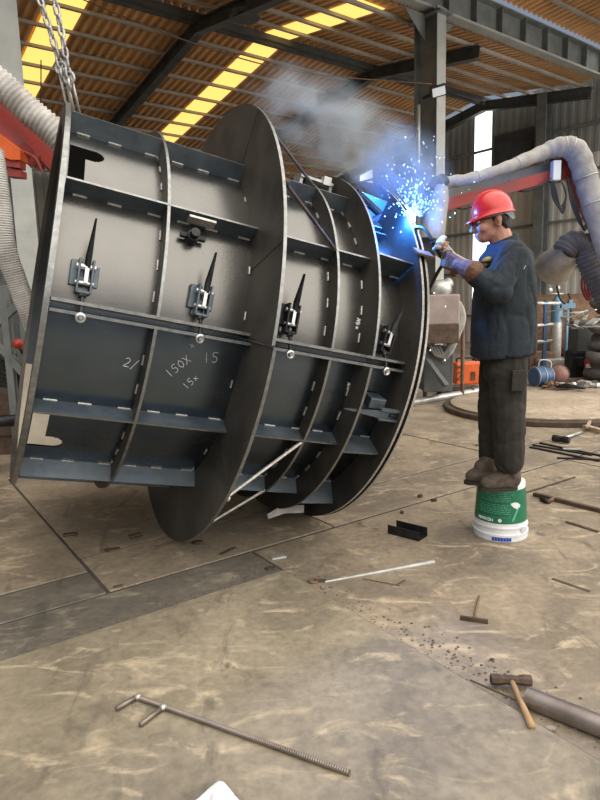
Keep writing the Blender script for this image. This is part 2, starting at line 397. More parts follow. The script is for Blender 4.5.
# ------------------------------------------------------------ light
wd=D.worlds.new('world'); SC.world=wd; wd.use_nodes=True; wn=wd.node_tree
bg=wn.nodes['Background']; tc=wn.nodes.new('ShaderNodeTexCoord')
dt=wn.nodes.new('ShaderNodeVectorMath'); dt.operation='DOT_PRODUCT'; wn.links.new(tc.outputs['Generated'],dt.inputs[0]); dt.inputs[1].default_value=V((.42,-.30,.86)).normalized()
rp=wn.nodes.new('ShaderNodeValToRGB'); rp.color_ramp.interpolation='EASE'; rp.color_ramp.elements[0].position=.25; rp.color_ramp.elements[0].color=(.075,.088,.112,1)
rp.color_ramp.elements[1].position=.85; rp.color_ramp.elements[1].color=(1,.95,.87,1)
wn.links.new(dt.outputs['Value'],rp.inputs['Fac']); wn.links.new(rp.outputs['Color'],bg.inputs['Color']); bg.inputs['Strength'].default_value=3.1
def light(kind,name,loc,energy,color=(1,1,1),size=1,rot=None,sx_=None):
    l=D.lights.new(name,kind); l.energy=energy; l.color=color
    if kind=='AREA': l.size=size; l.shape='RECTANGLE'; l.size_y=sx_ or size
    elif kind=='POINT': l.shadow_soft_size=size
    elif kind=='SUN': l.angle=size
    o=D.objects.new(name,l); COL.objects.link(o); o.location=loc
    if rot is not None: o.rotation_euler=rot
    return o
q_=W(13.2,.3,3.2); dl=light('AREA','gable_fill',q_,420,(1,.97,.92),7,None,4.5); dl.rotation_euler=(W(12,12,1.2)-q_).to_track_quat('-Z','Y').to_euler()  # added fill lamp out of view, brightens the gable and far floor
SC.view_settings.view_transform='Standard'; SC.view_settings.look='None'; SC.view_settings.gamma=1; SC.view_settings.use_curve_mapping=False
SC.view_settings.exposure=0.0
# ------------------------------------------------------------ the drum mould
a_=V((.88593,.41132,-.21435)).normalized(); n_=V((-.42111,.90701,0)).normalized(); u_=a_.cross(n_).normalized()
drum=thing('steel_drum_mould',(0,0,0),'large ribbed dark steel drum mould hung from chains in the middle of the shop','formwork drum')
MW=Matrix((a_,n_,u_)).transposed().to_4x4(); MW.translation=V((-1.457,3.487,1.496)); drum.matrix_world=MW
R0,R1,RBg,RB2,R3=.94,1.036,1.32,1.10,1.135
L1,L2,LA,LB,L3=.456,.907,1.35,1.56,1.812
SEAM=-2.3
def dp(L,r,th): th=math.radians(th); return V((L,-r*math.cos(th),r*math.sin(th)))
def dw(L,r,th): return MW@dp(L,r,th)
def inhole(L,th):
    # notched cut-out beside the left flange: a wide foot at the rib and a finger away from it
    for s,base in((1,29.5),(-1,-30.5)):
        y=math.radians((th-base)*s)*R0
        if 0.012<y<.325 and .022<L<.095: return True
        if .235<y<.325 and .022<L<.130: return True
        if math.hypot(y-.280,L-.130)<.045: return True
    return False
def grid(lst,lo,hi,fine,step):
    v=[];x=lo
    while x<hi-1e-9:
        v.append(x); st=step
        for a,b_,f in fine:
            if a-1e-9<=x<b_: st=f
            elif x<a and x+st>a: st=a-x
        x+=st
    v.append(hi); return v
def shell_half(th0,th1):
    mb=MB(); mb.sm=True
    ths=grid(None,th0,th1,[(29,52,.35),(-52,-30,.35)],3); Ls=grid(None,0,L3,[(.02,.20,.006)],.08)
    for side,r in((0,R0),(1,R0-.008)):
        vv=[[mb.bm.verts.new(dp(L,r,th)) for th in ths] for L in Ls]
        for i in range(len(Ls)-1):
            for j in range(len(ths)-1):
                if inhole((Ls[i]+Ls[i+1])/2,(ths[j]+ths[j+1])/2): continue
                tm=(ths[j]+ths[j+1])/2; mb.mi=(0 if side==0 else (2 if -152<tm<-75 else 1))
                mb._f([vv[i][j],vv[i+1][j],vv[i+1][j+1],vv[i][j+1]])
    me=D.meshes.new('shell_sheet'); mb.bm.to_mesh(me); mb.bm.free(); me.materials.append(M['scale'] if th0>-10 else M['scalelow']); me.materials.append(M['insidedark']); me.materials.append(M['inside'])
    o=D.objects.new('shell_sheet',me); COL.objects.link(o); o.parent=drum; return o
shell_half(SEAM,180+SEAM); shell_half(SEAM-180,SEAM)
def ring_plate(name,L,th_,ri,ro,m,a0=0,a1=360,parent=drum,em=True,seg=None):
    mb=MB(); n=seg or max(8,int((a1-a0)/2.5)); full=abs(a1-a0-360)<1e-6; rows=[]
    ch=min(.004,th_*.3)
    prof=[(L-th_/2,ri),(L-th_/2,ro-.001),(L+th_/2,ro-.001),(L+th_/2,ri)]
    for k in range(n if full else n+1):
        th=a0+(a1-a0)*k/n; rows.append([mb.bm.verts.new(dp(l,r,th)) for l,r in prof])
    for k in range(n):
        A=rows[k];B=rows[(k+1)%len(rows)]
        for j,(p,q) in enumerate(((0,1),(1,2),(2,3),(3,0))):
            f=mb.bm.faces.new([A[p],A[q],B[q],B[p]]); f.material_index=1 if (j==1 and em) else 0
    if not full:
        mb.bm.faces.new(rows[0]); mb.bm.faces.new(rows[-1][::-1])
    o=mb.build(name,[m,M['weld'] if (name=='end_flange' and L>1) else M['edge']],parent); autosmooth(o,30); return o
ring_plate('end_flange',-.004,.024,R0-.01,R1+.003,M['ring'])
def stiff(L,ro,th_=.014):
    ring_plate('ring_stiffener',L,th_,R0,ro,M['ring'],SEAM+1.6,180+SEAM-1)
    ring_plate('ring_stiffener',L,th_,R0,ro,M['ring'],SEAM-180+1,SEAM-1.6)
stiff(L1,R1); stiff(LA,R1); stiff(LB,RB2)
b1=ring_plate('wide_ring_plate',L2,.016,R0,RBg,M['ring'],SEAM-.2,180+SEAM)
b2=ring_plate('wide_ring_plate',L2+.012,.016,R0,RBg-.003,M['ring'],SEAM-180,SEAM-.5)
for th in(18,62,-35,-80,110):     # butt welds between the ring segments
    mb=MB(); mb.tube([dp(L2-.010+(.012 if th<0 else 0),r/100,th) for r in range(95,132,3)],.0014,6); mb.build('weld_seam',M['ring'],b1 if th>0 else b2)
ring_plate('end_flange',L3,.014,R0-.01,R3,M['ring']); ring_plate('end_flange',L3+.038,.014,R0-.01,R3-.004,M['ring'])
mbx=MB()
for k in range(36):
    mbx.lathe([(.008,.006),(.008,.028)],dp(L3-.01,R3-.05,k*10),V((1,0,0)),8,True)
tag(mbx.build('flange_bolts',M['black'],drum),kind='stuff')
def rib(th,L0=.012,Le=L3-.01,hh=None,both=True,t=.010,m='rib'):
    mb=MB(); prof=[(L0,R0),(L0,R1),(LB-.004,R1),(LB-.004,R0)]; off=dp(0,1,th+90).normalized()*t
    mb.prism([dp(l,r,th)-off/2 for l,r in prof],off)
    prof=[(LB+.006,R0),(LB+.006,RB2-.004),(Le,R3-.05),(Le,R0)]
    mb.prism([dp(l,r,th)-off/2 for l,r in prof],off)
    for f in mb.bm.faces:
        c=f.calc_center_median(); 
        if math.hypot(c.y,c.z)>R1-.002 and abs(f.normal.x)<.9: f.material_index=1
    o=mb.build('longitudinal_rib',[M[m],M['edge']],drum)
    for f in o.data.polygons:
        c=f.center
        rr_=math.hypot(c.y,c.z); dirr=V((0,c.y,c.z)).normalized()
        f.material_index=1 if f.normal.dot(dirr)>.8 else 0
    # intermittent fillet welds at the root on the visible side
    w=MB(); sd=-1 if th>0 else 1
    Ls=[.05,.2,.38,.52,.66,.83,.97,1.14,1.30,1.43,1.62,1.74]
    for L in Ls:
        q=[dp(L+dx,R0+.004,th+sd*.42) for dx in(0,.03,.06)]
        w.tube(q,.0055,6)
    tag(w.build('stitch_weld',M['weld'],o),kind='stuff')
    return o
for th in(59,29,-30,-60,89,-90,119,149,-120,-150): rib(th)
# seam flanges: one on each half, a dark gap between
for s in(1,-1):
    th=SEAM+s*1.25; mb=MB(); off=dp(0,1,th+90).normalized()*.014
    for La,Lb in((.012,L3-.01),):
        prof=[(La,R0),(La,R1+.002),(Lb,R1+.002),(Lb,R0)]; mb.prism([dp(l,r,th)-off/2 for l,r in prof],off)
    o=mb.build('seam_flange',[M['rib'],M['edge']],drum)
    for f in o.data.polygons:
        c=f.center; dirr=V((0,c.y,c.z)).normalized(); f.material_index=1 if f.normal.dot(dirr)>.8 else 0
    th2=th+180; mb=MB(); off=dp(0,1,th2+90).normalized()*.014
    mb.prism([dp(l,r,th2)-off/2 for l,r in((.012,R0),(.012,R1),(L3-.01,R1),(L3-.01,R0))],off); mb.build('seam_flange',M['rib'],drum)
# ring welds
w=MB()
for L in(L1,LA,LB):
    for th in list(range(3,60,9))+list(range(-60,-6,9)):
        for sg in(-1,):
            w.tube([dp(L-.012,R0+.004,th+d) for d in(0,1,2,3)],.005,6)
for L in(L2,):
    for th in list(range(3,60,14))+list(range(-60,-6,14)): w.tube([dp(L-.014,R0+.004,th+d) for d in(0,1.2,2.4)],.005,6)
tag(w.build('ring_stitch_weld',M['weld'],drum),kind='stuff')
# brace rods from the wide ring to the next stiffener
for th,tb in((63,59),(31,29),(-34,-31),(-62,-60),(95,89),(-92,-90)):
    mb=MB(); p=dp(L2+.02,RBg-.03,th+ (2 if th>0 else -6)); q=dp(LA-.005,R1-.01,tb)
    mb.tube([p,q],.009,8); mb.tube([p-V((.01,0,0)),p+V((.02,0,0))],.016,8); mb.build('brace_rod',M['rustdark'] if th>0 else M['weld'],drum)
# toggle clamps across the seam
def clamp(L,th=12,lean=0,lever=.21,blk=False):
    o=V((0,0,0)); ro=R0
    base=dp(L,ro,th); rad=dp(0,1,th); tan=dp(0,1,th+90); ax=V((1,0,0))
    R_=Matrix((ax,tan,rad)).transposed()
    R_=R_@Matrix.Rotation(math.radians(lean),3,'Z')
    def q(x,y,z): return base+R_@V((x,y,z))
    mb=MB(); mb.box(q(-.032,.01,.012),(.055,.11,.022),R_); mb.box(q(.045,.005,.008),(.03,.09,.014),R_)
    for sx in(-.028,.028): mb.box(q(sx,-.005,.045),(.009,.145,.055),R_)
    mb.box(q(0,-.075,.045),(.062,.012,.05),R_); mb.box(q(0,-.02,.03),(.05,.03,.03),R_)
    b=mb.build('toggle_clamp',[M['black'] if blk else M['rib']],drum); bevel(b,.002,1)
    mb=MB(); mb.lathe([(.012,-.04),(.012,.04)],q(0,.035,.05),R_@V((1,0,0)),12,True); mb.lathe([(.010,-.038),(.010,.038)],q(0,-.035,.05),R_@V((1,0,0)),12,True); mb.box(q(.004,.0,.055),(.016,.07,.03),R_)
    mb.build('pivot_pin',M['shine'],b)
    mb=MB(); mb.prism([q(-.008,.03,.055),q(-.009,.08,.058),q(.006,.05+lever,.085),q(.009,.09,.070),q(.008,.03,.065)],R_@V((.007,0,.012))); mb.build('lever',M['black'],b)
    mb=MB(); th0=math.degrees(math.atan2(0,1))
    e=dp(L+.005*lean/5,R1+.014,SEAM-2.0); s_=q(0,-.07,.055)
    mb.tube([s_,s_+(e-s_)*.85],.009,10); mb.tube([s_+(e-s_)*.1,s_+(e-s_)*.22],.016,6); mb.build('threaded_rod',M['black'],b)
    mb=MB(); rd=dp(0,1,SEAM-2.0); mb.torus(e,rd,.016,.008,20,8); mb.lathe([(.008,-.012),(.008,.018)],e,rd,12,True); mb.build('eye',M['shine'],b)
clamp(.135,6.0,0,.19); clamp(.66,6.0,-3,.17); clamp(1.12,6.0,-3,.17,True); clamp(1.70,5.5,-12,.15,True)
# bolted lug under the second rib of the middle bay
lg=MB(); c_=dp(.59,R0+.03,23.5); rd=dp(0,1,23.5)
lg.lathe([(.03,-.03),(.03,.02),(.022,.02),(.022,.05)],c_,rd,16,True); lg.box(c_+V((0.0,0,0))+dp(0,1,111.5)*.0,(.12,.02,.02),Matrix((V((1,0,0)),dp(0,1,113.5),rd)).transposed())
lug=lg.build('bolt_lug',M['black'],drum)
lg=MB(); lg.box(dp(.62,R1-.03,27.6),(.13,.012,.05),Matrix((V((1,0,0)),dp(0,1,116.6),dp(0,1,26.6))).transposed()); lg.build('lug_plate',M['weld'],lug)
# screw clamps near the far flange: upper jack and lower turnbuckle
def blockclamp(L,th,flip=1):
    rad=dp(0,1,th); tan=dp(0,1,th+90); R_=Matrix((V((1,0,0)),tan,rad)).transposed(); base=dp(L,R0,th)
    q=lambda x,y,z: base+R_@V((x,y,z))
    mb=MB(); mb.box(q(0,0,.035),(.10,.05,.07),R_); mb.box(q(-.055,.02,.05),(.02,.09,.05),R_); mb.box(q(.02,-.05,.03),(.12,.012,.045),R_)
    b=mb.build('screw_clamp',M['black'],drum); bevel(b,.003,1)
    mb=MB(); mb.tube([q(.0,.04,.06),q(.05,.07,.10)],.012,8); mb.tube([q(.05,.07,.10),q(-.07,.20,.12)],.022,10); mb.box(q(-.07,.20,.12),(.03,.03,.05),R_); mb.build('screw_handle',M['black'],b)
blockclamp(1.67,48); 
def flatclamp(L,th):
    rad=dp(0,1,th); tan=dp(0,1,th+90); R_=Matrix((V((1,0,0)),tan,rad)).transposed(); base=dp(L,R0,th)
    q=lambda x,y,z: base+R_@V((x,y,z))
    mb=MB(); mb.box(q(-.03,.03,.06),(.10,.06,.10),R_)
    b=mb.build('screw_clamp',M['rib'],drum); bevel(b,.006,2)
    mb=MB(); mb.prism([q(-.24,-.01,.13),q(-.02,.005,.13),q(.10,.012,.13),q(.10,-.03,.13),q(-.02,-.035,.13)],R_@V((0,0,.015)))
    for y in(.02,-.035): mb.box(q(.05,y,.15),(.16,.010,.03),R_)
    mb.build('lever',M['rib'],b)
    mb=MB(); mb.tube([q(.04,-.01,.15),q(.13,-.01,.15)],.010,8); mb.torus(q(.145,-.01,.15),R_@V((0,0,1)),.015,.008,16,8); mb.build('threaded_rod',M['black'],b)
flatclamp(1.72,-16)
# bright bracket at the foot of the wide ring bay
mb=MB(); q=dp(1.42,R1+.03,-72); 
mb.prism([dp(1.48,R1+.10,-75),dp(1.50,R1+.13,-76),dp(1.60,R1+.09,-75),dp(1.74,R1+.08,-75),dp(1.74,R1+.03,-75),dp(1.58,R1+.04,-75)],dp(0,1,15)*.02)
mb.build('bright_latch',M['ductw'],drum)
# latch bracket on top, behind the first small stiffeners
mb=MB(); mb.box(dp(1.42,R1+.0,73),(.22,.10,.015)); mb.box(dp(1.32,R1-.04,73),(.02,.10,.1)); mb.box(dp(1.52,R1-.04,73),(.02,.10,.1)); mb.box(dp(1.48,R1+.02,71),(.05,.05,.05)); mb.build('top_bracket',M['galv'],drum)
# pale lug clamped over the far flange under the torch
mb=MB(); mb.box(dp(L3+.02,R3+.01,31),(.11,.07,.012),Matrix.Rotation(.5,3,'X')); mb.build('alignment_tab',M['rust'],drum)
# chalk marks drawn on the sheets
def chalk(strokes,L0,th0,sz,rot=0,r=.0019,R=R0+.0015):
    mb=MB(); cr,sr=math.cos(rot),math.sin(rot)
    for st in strokes:
        pts=[]
        for x,y in st:
            X_,Y_=x*cr-y*sr,x*sr+y*cr; pts.append(dp(L0+X_*sz,R,th0+math.degrees(Y_*sz/R0)))
        pts=resample(pts,.008)+[pts[-1]]
        if len(pts)>1: mb.tube(pts,r,5)
    mb.build('chalk_mark',M['chalk'],drum)
DG={'2':[[(0,.8),(.25,1),(.5,.8),(.45,.55),(0,0),(.6,.05)]],'1':[[(.2,1),(.25,0)]],'5':[[(.55,1),(.1,1),(.05,.6),(.4,.6),(.5,.25),(.25,0),(0,.1)]],
'0':[[(.3,1),(.05,.7),(.05,.3),(.3,0),(.55,.3),(.55,.7),(.3,1)]],'X':[[(0,1),(.6,0)],[(.6,1),(0,0)]],'x':[[(.05,.6),(.5,.1)],[(.5,.6),(.05,.1)]],'3':[[(.05,.95),(.5,.9),(.2,.55),(.5,.3),(.2,0),(0,.1)]],'/':[[(.5,1.1),(0,-.1)]],'V':[[(0,.9),(.25,0),(.75,1.4)]],'N':[[(0,0),(.05,1),(.5,0),(.55,1)]],'4':[[(.4,1),(0,.4),(.6,.4)],[(.4,.7),(.4,0)]]}
def write(txt,L0,th0,sz,rot=0,**k):
    st=[]
    for i,ch in enumerate(txt):
        for s_ in DG.get(ch,[]): st.append([(x+i*.8,y) for x,y in s_])
    chalk(st,L0,th0,sz,rot,**k)
write('2/',.36,-16,.045,-.2,r=.0014); write('150X',.585,-17.5,.042,.85,r=.0014); write('x',.655,-8.0,.035,.5,r=.0014); write('15x',.68,-20.5,.036,.95,r=.0014); write('15',.73,-11.5,.05,.15,r=.0012)
write('x4N',1.535,7,.026,1.3,r=.0035); write('xN',1.555,-13,.026,1.4,r=.002); write('NVN',1.66,-45,.035,1.0,r=.0025)
write('/',1.05,-12,.03,-.8)
# ------------------------------------------------------------ chain sling
def chain_strand(pts,wire,Lk,Wk,root):
    q=resample(smoothpath(pts,12),Lk-2*wire*1.0)
    for i in range(len(q)-1):
        a,b=q[i],q[i+1]; d=(b-a).normalized(); x,y,_=frameof(d); c=(a+b)/2
        x2,y2=(x*.7+y*.7,y*.7-x*.7) if i%2 else (x*.7-y*.7,x*.7+y*.7)
        h=Lk/2-Wk/2; loop=[]
        for k in range(8): t=PI*k/7; loop.append(c+d*h+x2*(Wk/2-wire)*math.cos(t)+d*(Wk/2-wire)*math.sin(t))
        for k in range(8): t=PI+PI*k/7; loop.append(c-d*h+x2*(Wk/2-wire)*math.cos(t)+d*(Wk/2-wire)*math.sin(t))
        loop.append(loop[0]); mb=MB(); mb.tube(loop,wire,7,False); mb.build('chain_link',M['galv'],root,True)
top=dw(.02,R1-.03,90-8)
hk=P(72,112,3.62)
for i,(x1,x2) in enumerate(((40,66),(55,73))):
    r_=thing('lifting_chain',P(x2,92,3.55),'%s of the two steel chains holding up the left flange of the drum'%('left hand','right hand')[i],'chain','chains holding the drum')
    a,b_=P(x1,0,3.5),P(x2-5*(1-i)-4*i,68+i*10,3.53)
    chain_strand([b_,(a+b_)/2+V((.004,0,0)),a,a+(a-b_)*.45],.0078,.066,.042,r_)
    mb=MB(); e=P(x2+3,112,3.56)
    for dx in(-.014,.014):
        mb.tube([b_+V((dx,0,0)),e+V((dx,0.02,0))],.007,8)
    mb.torus(b_,V((.2,1,0)),.03,.008,16,8); mb.torus(b_-V((.0,0,.03)),V((1,.2,0)),.024,.008,16,8)
    mb.build('shackle',M['galv'],r_,True)
    settle(r_)
# ------------------------------------------------------------ the welder
YW=3.42
man=thing('person',G(500,543),'person in red hard hat and dark work clothes standing on a bucket, welding','person')
def Q(px,py,dy=0): return P(px,py,YW+dy)
R2=lambda ang:Matrix.Rotation(ang,3,'Y')
# head, neck, trunk and limbs: one continuous surface
HT=math.radians(-10)  # nod
HC=Q(491,219.5,0)
def hl(f,s,u): # head local: f forward (image left), s toward camera, u up
    v=V((-f,-s,u)); return HC+Matrix.Rotation(HT,3,'Y')@v
HR=Matrix.Rotation(HT,3,'Y')
mb=MB()
mb.ell(hl(-.008,0,.025),(.098,.076,.094),HR,20,14); mb.ell(hl(.030,0,-.032),(.062,.058,.082),HR,18,12)
mb.ell(hl(.052,0,-.082),(.040,.040,.034),HR); mb.ell(hl(.02,0,-.07),(.055,.052,.035),HR)
mb.cap(hl(.086,0,-.002),hl(.110,0,-.038),.009,.015); mb.ell(hl(.104,0,-.044),(.016,.019,.010),HR)    # nose
mb.cap(hl(.088,-.022,-.068),hl(.088,.022,-.068),.010,.010); mb.cap(hl(.084,-.018,-.080),hl(.084,.018,-.080),.010,.010)  # lips
mb.cap(hl(.086,-.045,.020),hl(.086,.045,.020),.011,.011); 
for s in(-1,1):
    mb.ell(hl(.064,s*.043,-.035),(.03,.022,.026),HR)      # cheeks
    mb.ell(hl(-.012,s*.076,-.02),(.020,.010,.032),HR); mb.ell(hl(-.018,s*.083,-.010),(.016,.007,.022),HR)
mb.cap(hl(-.028,0,-.045),Q(503,246,0),.058,.066)
mb.cap(Q(503,246,0),Q(505,300,0),.07,.13); mb.cap(Q(505,300,0),Q(505,345,0),.125,.13)
sh=[Q(513,256,-.17),Q(506,254,.17)]; el=[Q(495,288,-.25),Q(482,278,.24)]; wr=[Q(465,268,-.16),Q(455,262,.09)]
hip=[Q(511,354,-.085),Q(498,354,.085)]; kn=[Q(508,412,-.10),Q(493,408,.08)]; an=[Q(509,466,-.085),Q(492,460,.10)]
for i in(0,1):
    mb.cap(Q(505,262,0),sh[i],.07,.06); mb.cap(sh[i],el[i],.052,.040); mb.cap(el[i],wr[i],.040,.027)
    mb.cap(hip[i],kn[i],.08,.055); mb.cap(kn[i],an[i],.052,.038)
# a hand: palm, four bent fingers, thumb
def hand(mb,w,fwd,side,nrm,k=1.0,curl=1.0,split=None):
    fwd=fwd.normalized(); side=(side-fwd*side.dot(fwd)).normalized(); nrm=fwd.cross(side)*(1 if fwd.cross(side).dot(nrm)>0 else -1)
    mb.cap(w-fwd*.03,w+fwd*.02,.030*k,.030*k)
    for s in(-.026,-.009,.009,.026): mb.cap(w+fwd*.01*k+side*s*.7,w+fwd*.085*k+side*s*1.15,.017*k,.0155*k)
    for j,(s,L_) in enumerate(((-.034,.066),(-.0115,.078),(.0115,.074),(.034,.058))):
        p=w+fwd*.088*k+side*s; a=.35*curl; 
        for seg_,fr in enumerate((.45,.32,.23)):
            d=fwd*math.cos(a)+nrm*math.sin(a); q=p+d*L_*k*fr*1.15; mb.cap(p,q,(.0125-.001*seg_)*k,(.0118-.001*seg_)*k); p=q; a+=.75*curl
    p=w+fwd*.025*k-side*.030; d=(fwd*.6-side*.6+nrm*.5).normalized(); q=p+d*.045*k; mb.cap(p,q,.016*k,.014*k)
    d2_=(fwd*.75+nrm*.65+side*.1).normalized(); mb.cap(q,q+d2_*.038*k,.0135*k,.011*k)
fd=[(Q(440,257,-.02)-wr[0]),(Q(432,240,.02)-wr[1])]
for i in(0,1): hand(mb,wr[i]+fd[i].normalized()*.02,fd[i],V((0,0,1)) ,V((0,1 if i==0 else -1,-.3)),.84)
body=mb.build('body',M['skin'],man); remesh(body,.0055,5,fac=.45)
# eyes / brow
mb=MB()
for s in(-1,1): mb.ell(hl(.078,s*.030,.000),(.012,.012,.010),HR)
mb.build('eye',M['labelwhite'],body,True)
mb=MB()
for s in(-1,1): mb.ell(hl(.087,s*.031,.000),(.006,.006,.006),HR)
mb.build('iris',M['black'],body,True)
mb=MB()
for s in(-1,1): mb.tube([hl(.092,s*.014,.022),hl(.091,s*.034,.027),hl(.078,s*.052,.020)],.0045,6)
mb.build('eyebrow',M['hair'],body,True)
# hair under the helmet
mb=MB(); mb.ell(hl(-.022,0,.028),(.094,.080,.092),HR,20,14)
mb.ell(hl(-.052,0,-.028),(.052,.064,.062),HR)
for s in(-1,1): mb.cap(hl(.012,s*.074,.02),hl(.006,s*.074,-.012),.012,.006); mb.cap(hl(-.045,s*.062,.0),hl(-.055,s*.052,-.055),.018,.012)
h=mb.build('hair',M['hair'],man); remesh(h,.007,3,.006,.012)
# cut hair off the face
# helmet
def hp(f,s,u): return hl(f-.014,s,u+.026)
mb=MB(); mb.sm=True; rows=[]; NU,NV=36,12
for i in range(NV+1):
    t=(PI/2)*i/NV; row=[]
    for k in range(NU):
        a=2*PI*k/NU; cx,sx=math.cos(a),math.sin(a)
        rx=.112*math.sin(t)**.9; ry=.097*math.sin(t)**.9; z=.122*math.cos(t)**.85 if i<NV else 0
        row.append(mb.bm.verts.new(hp(rx*cx,ry*sx,z)))
    rows.append(row)
# rim and peak
for (er,pk,dz) in((.007,.015,-.006),(.009,.036,-.018),(.005,.034,-.023)):
    row=[]
    for k in range(NU):
        a=2*PI*k/NU; cx,sx=math.cos(a),math.sin(a); f=max(0,cx)**2.5
        row.append(mb.bm.verts.new(hp((.112+er+pk*f)*cx,(.097+er)*sx,dz*(.35+.9*f)-.002)))
    rows.append(row)
row=[mb.bm.verts.new(hp(.106*math.cos(2*PI*k/NU),.092*math.sin(2*PI*k/NU),-.004)) for k in range(NU)]; rows.append(row)
for i in range(1,5):
    t=(PI/2)*(1-i/5); row=[mb.bm.verts.new(hp(.106*math.sin(t)*math.cos(2*PI*k/NU),.092*math.sin(t)*math.sin(2*PI*k/NU),.112*math.cos(t))) for k in range(NU)]; rows.append(row)
for i in range(len(rows)-1):
    for k in range(NU): mb._f([rows[i][k],rows[i][(k+1)%NU],rows[i+1][(k+1)%NU],rows[i+1][k]])
hm=mb.build('hard_hat',M['helmet'],man,True)
bmesh_=bmesh.new(); bmesh_.from_mesh(hm.data); bmesh.ops.remove_doubles(bmesh_,verts=bmesh_.verts[:],dist=.0005); bmesh_.to_mesh(hm.data); bmesh_.free()
mb=MB(); mb.tube([hp(x,0,.1215*math.cos(math.asin(min(1,abs(x)/.112)))**.85+.002) for x in(-.09,-.06,-.03,0,.03,.06,.09)],.006,8); mb.build('crown_ridge',M['helmet'],hm,True)
mb=MB(); st=[]
for k in range(25):
    a=2*PI*k/24; st.append((math.cos(a),math.sin(a)))
for i in range(24):
    (c0,s0),(c1,s1)=st[i],st[i+1]
    mb.prism([hp(.103*c0,.088*s0,-.002),hp(.103*c1,.088*s1,-.002),hp(.099*c1,.085*s1,-.018),hp(.099*c0,.085*s0,-.018)],hl(.002*c0,.002*s0,0)-HC)
for s in(-1,1):
    mb.prism([hp(-.015,s*.090,-.002),hp(-.080,s*.072,-.002),hp(-.098,s*.05,-.045),hp(-.078,s*.062,-.052),hp(-.05,s*.082,-.024)],hl(0,s*.004,0)-HC)
mb.build('head_band',M['band'],hm)
mb=MB()
for s in(-1,1): mb.tube([hp(.02,s*.093,-.02),hp(.005,s*.088,-.06)],.002,6)
mb.build('chin_strap',M['black'],hm)
# glasses
mb=MB()
for s in(-1,1):
    c=hl(.102,s*.034,-.004); nx=V((-1,-s*.25,0)); 
    mb.torus(c,HR@nx,.022,.0022,24,6); mb.tube([hl(.100,s*.056,.004),hl(.0,s*.082,.002),hl(-.02,s*.082,-.012)],.0022,6)
mb.tube([hl(.108,-.012,0),hl(.112,0,.004),hl(.108,.012,0)],.002,6)
gl=mb.build('glasses',M['black'],man,True)
mb=MB(); mb.tube([hl(.118,.028,-.02),hl(.122,.03,-.045)],.002,5)
mb.build('glasses_cord',M['yellow'],gl)
# jacket
mb=MB()
TO=[(503,245,.075,.11),(504,254,.118,.18),(504,270,.142,.20),(504,290,.155,.197),(503,315,.162,.192),(502,338,.167,.200),(502,346,.170,.205),(502,355,.166,.202)]
prev=None; rows=[]
for px,py,rx,ry in TO:
    c=Q(px,py,0); rows.append([mb.bm.verts.new(c+V((rx*math.copysign(abs(math.cos(2*PI*k/28))**.85,math.cos(2*PI*k/28)),ry*math.copysign(abs(math.sin(2*PI*k/28))**.85,math.sin(2*PI*k/28)),.012*math.cos(2*PI*k/28)))) for k in range(28)])
for i in range(len(rows)-1):
    for k in range(28): mb._f([rows[i][k],rows[i][(k+1)%28],rows[i+1][(k+1)%28],rows[i+1][k]])
mb._f(rows[0][::-1]); mb._f(rows[-1])
for i in(0,1):
    mb.cap(Q(507,260,0),sh[i],.11,.085); mb.cap(sh[i],el[i],.086,.072); mb.cap(el[i],el[i]+(wr[i]-el[i])*.66,.070,.050)
    mb.ell(el[i]+V((.02,0,-.02)),(.07,.062,.065))
mb.cap(Q(514,262,-.05),Q(518,262,.08),.10,.09)
jk=mb.build('jacket',M['jacket'],man); remesh(jk,.009,4,.020,.13)
mb=MB()
c0=Q(502.5,244,0)
for k in range(20):
    a0_=2*PI*k/20; a1_=2*PI*(k+1)/20
    def cp(a,r,h): return c0+V((r*1.0*math.cos(a),r*1.0*math.sin(a),h+.028*math.cos(a)))
    mb.prism([cp(a0_,.095,-.03),cp(a1_,.095,-.03),cp(a1_,.082,.026),cp(a0_,.082,.026)],V((-.008*math.cos(a0_),-.008*math.sin(a0_),.002)))
col=mb.build('collar',M['jacket'],jk)
mb=MB(); mb.ell(Q(487,260,-.09),(.030,.03,.016),R2(-.3)); mb.build('yellow_patch',M['yellow'],jk,True)
mb=MB(); mb.ell(Q(484,267,-.11),(.030,.03,.022),R2(-.2)); mb.build('dark_pouch',M['black'],jk,True)
mb=MB(); mb.lathe([(.158,-.02),(.166,-.01),(.166,.012),(.158,.02)],Q(502,353,0),(0,0,1),28); w_=mb.build('waistband',M['jacket'],jk,True); 
mb=MB(); mb.box(Q(522,266,-.20)+V((0,0,0)),(.035,.008,.02),R2(.4)); mb.build('shoulder_badge',M['galv'],jk)
# trousers
mb=MB()
mb.cap(Q(504,368,-.06),Q(503,368,.06),.118,.118)
mb.cap(hip[0]+V((-.01,.015,-.04)),kn[0],.112,.094); mb.cap(kn[0],an[0]+V((0,0,.03)),.092,.082)
mb.cap(hip[1]+V((0,-.015,-.04)),kn[1],.110,.090); mb.cap(kn[1],an[1]+V((0,0,.03)),.088,.074)
tr=mb.build('trousers',M['trousers'],man); remesh(tr,.009,3,.018,.12)
mb=MB(); mb.prism([Q(513,371,-.235),Q(526,371,-.21),Q(525,391,-.20),Q(512,391,-.225)],V((0,.03,0))); mb.build('thigh_pocket',M['trousers'],tr)
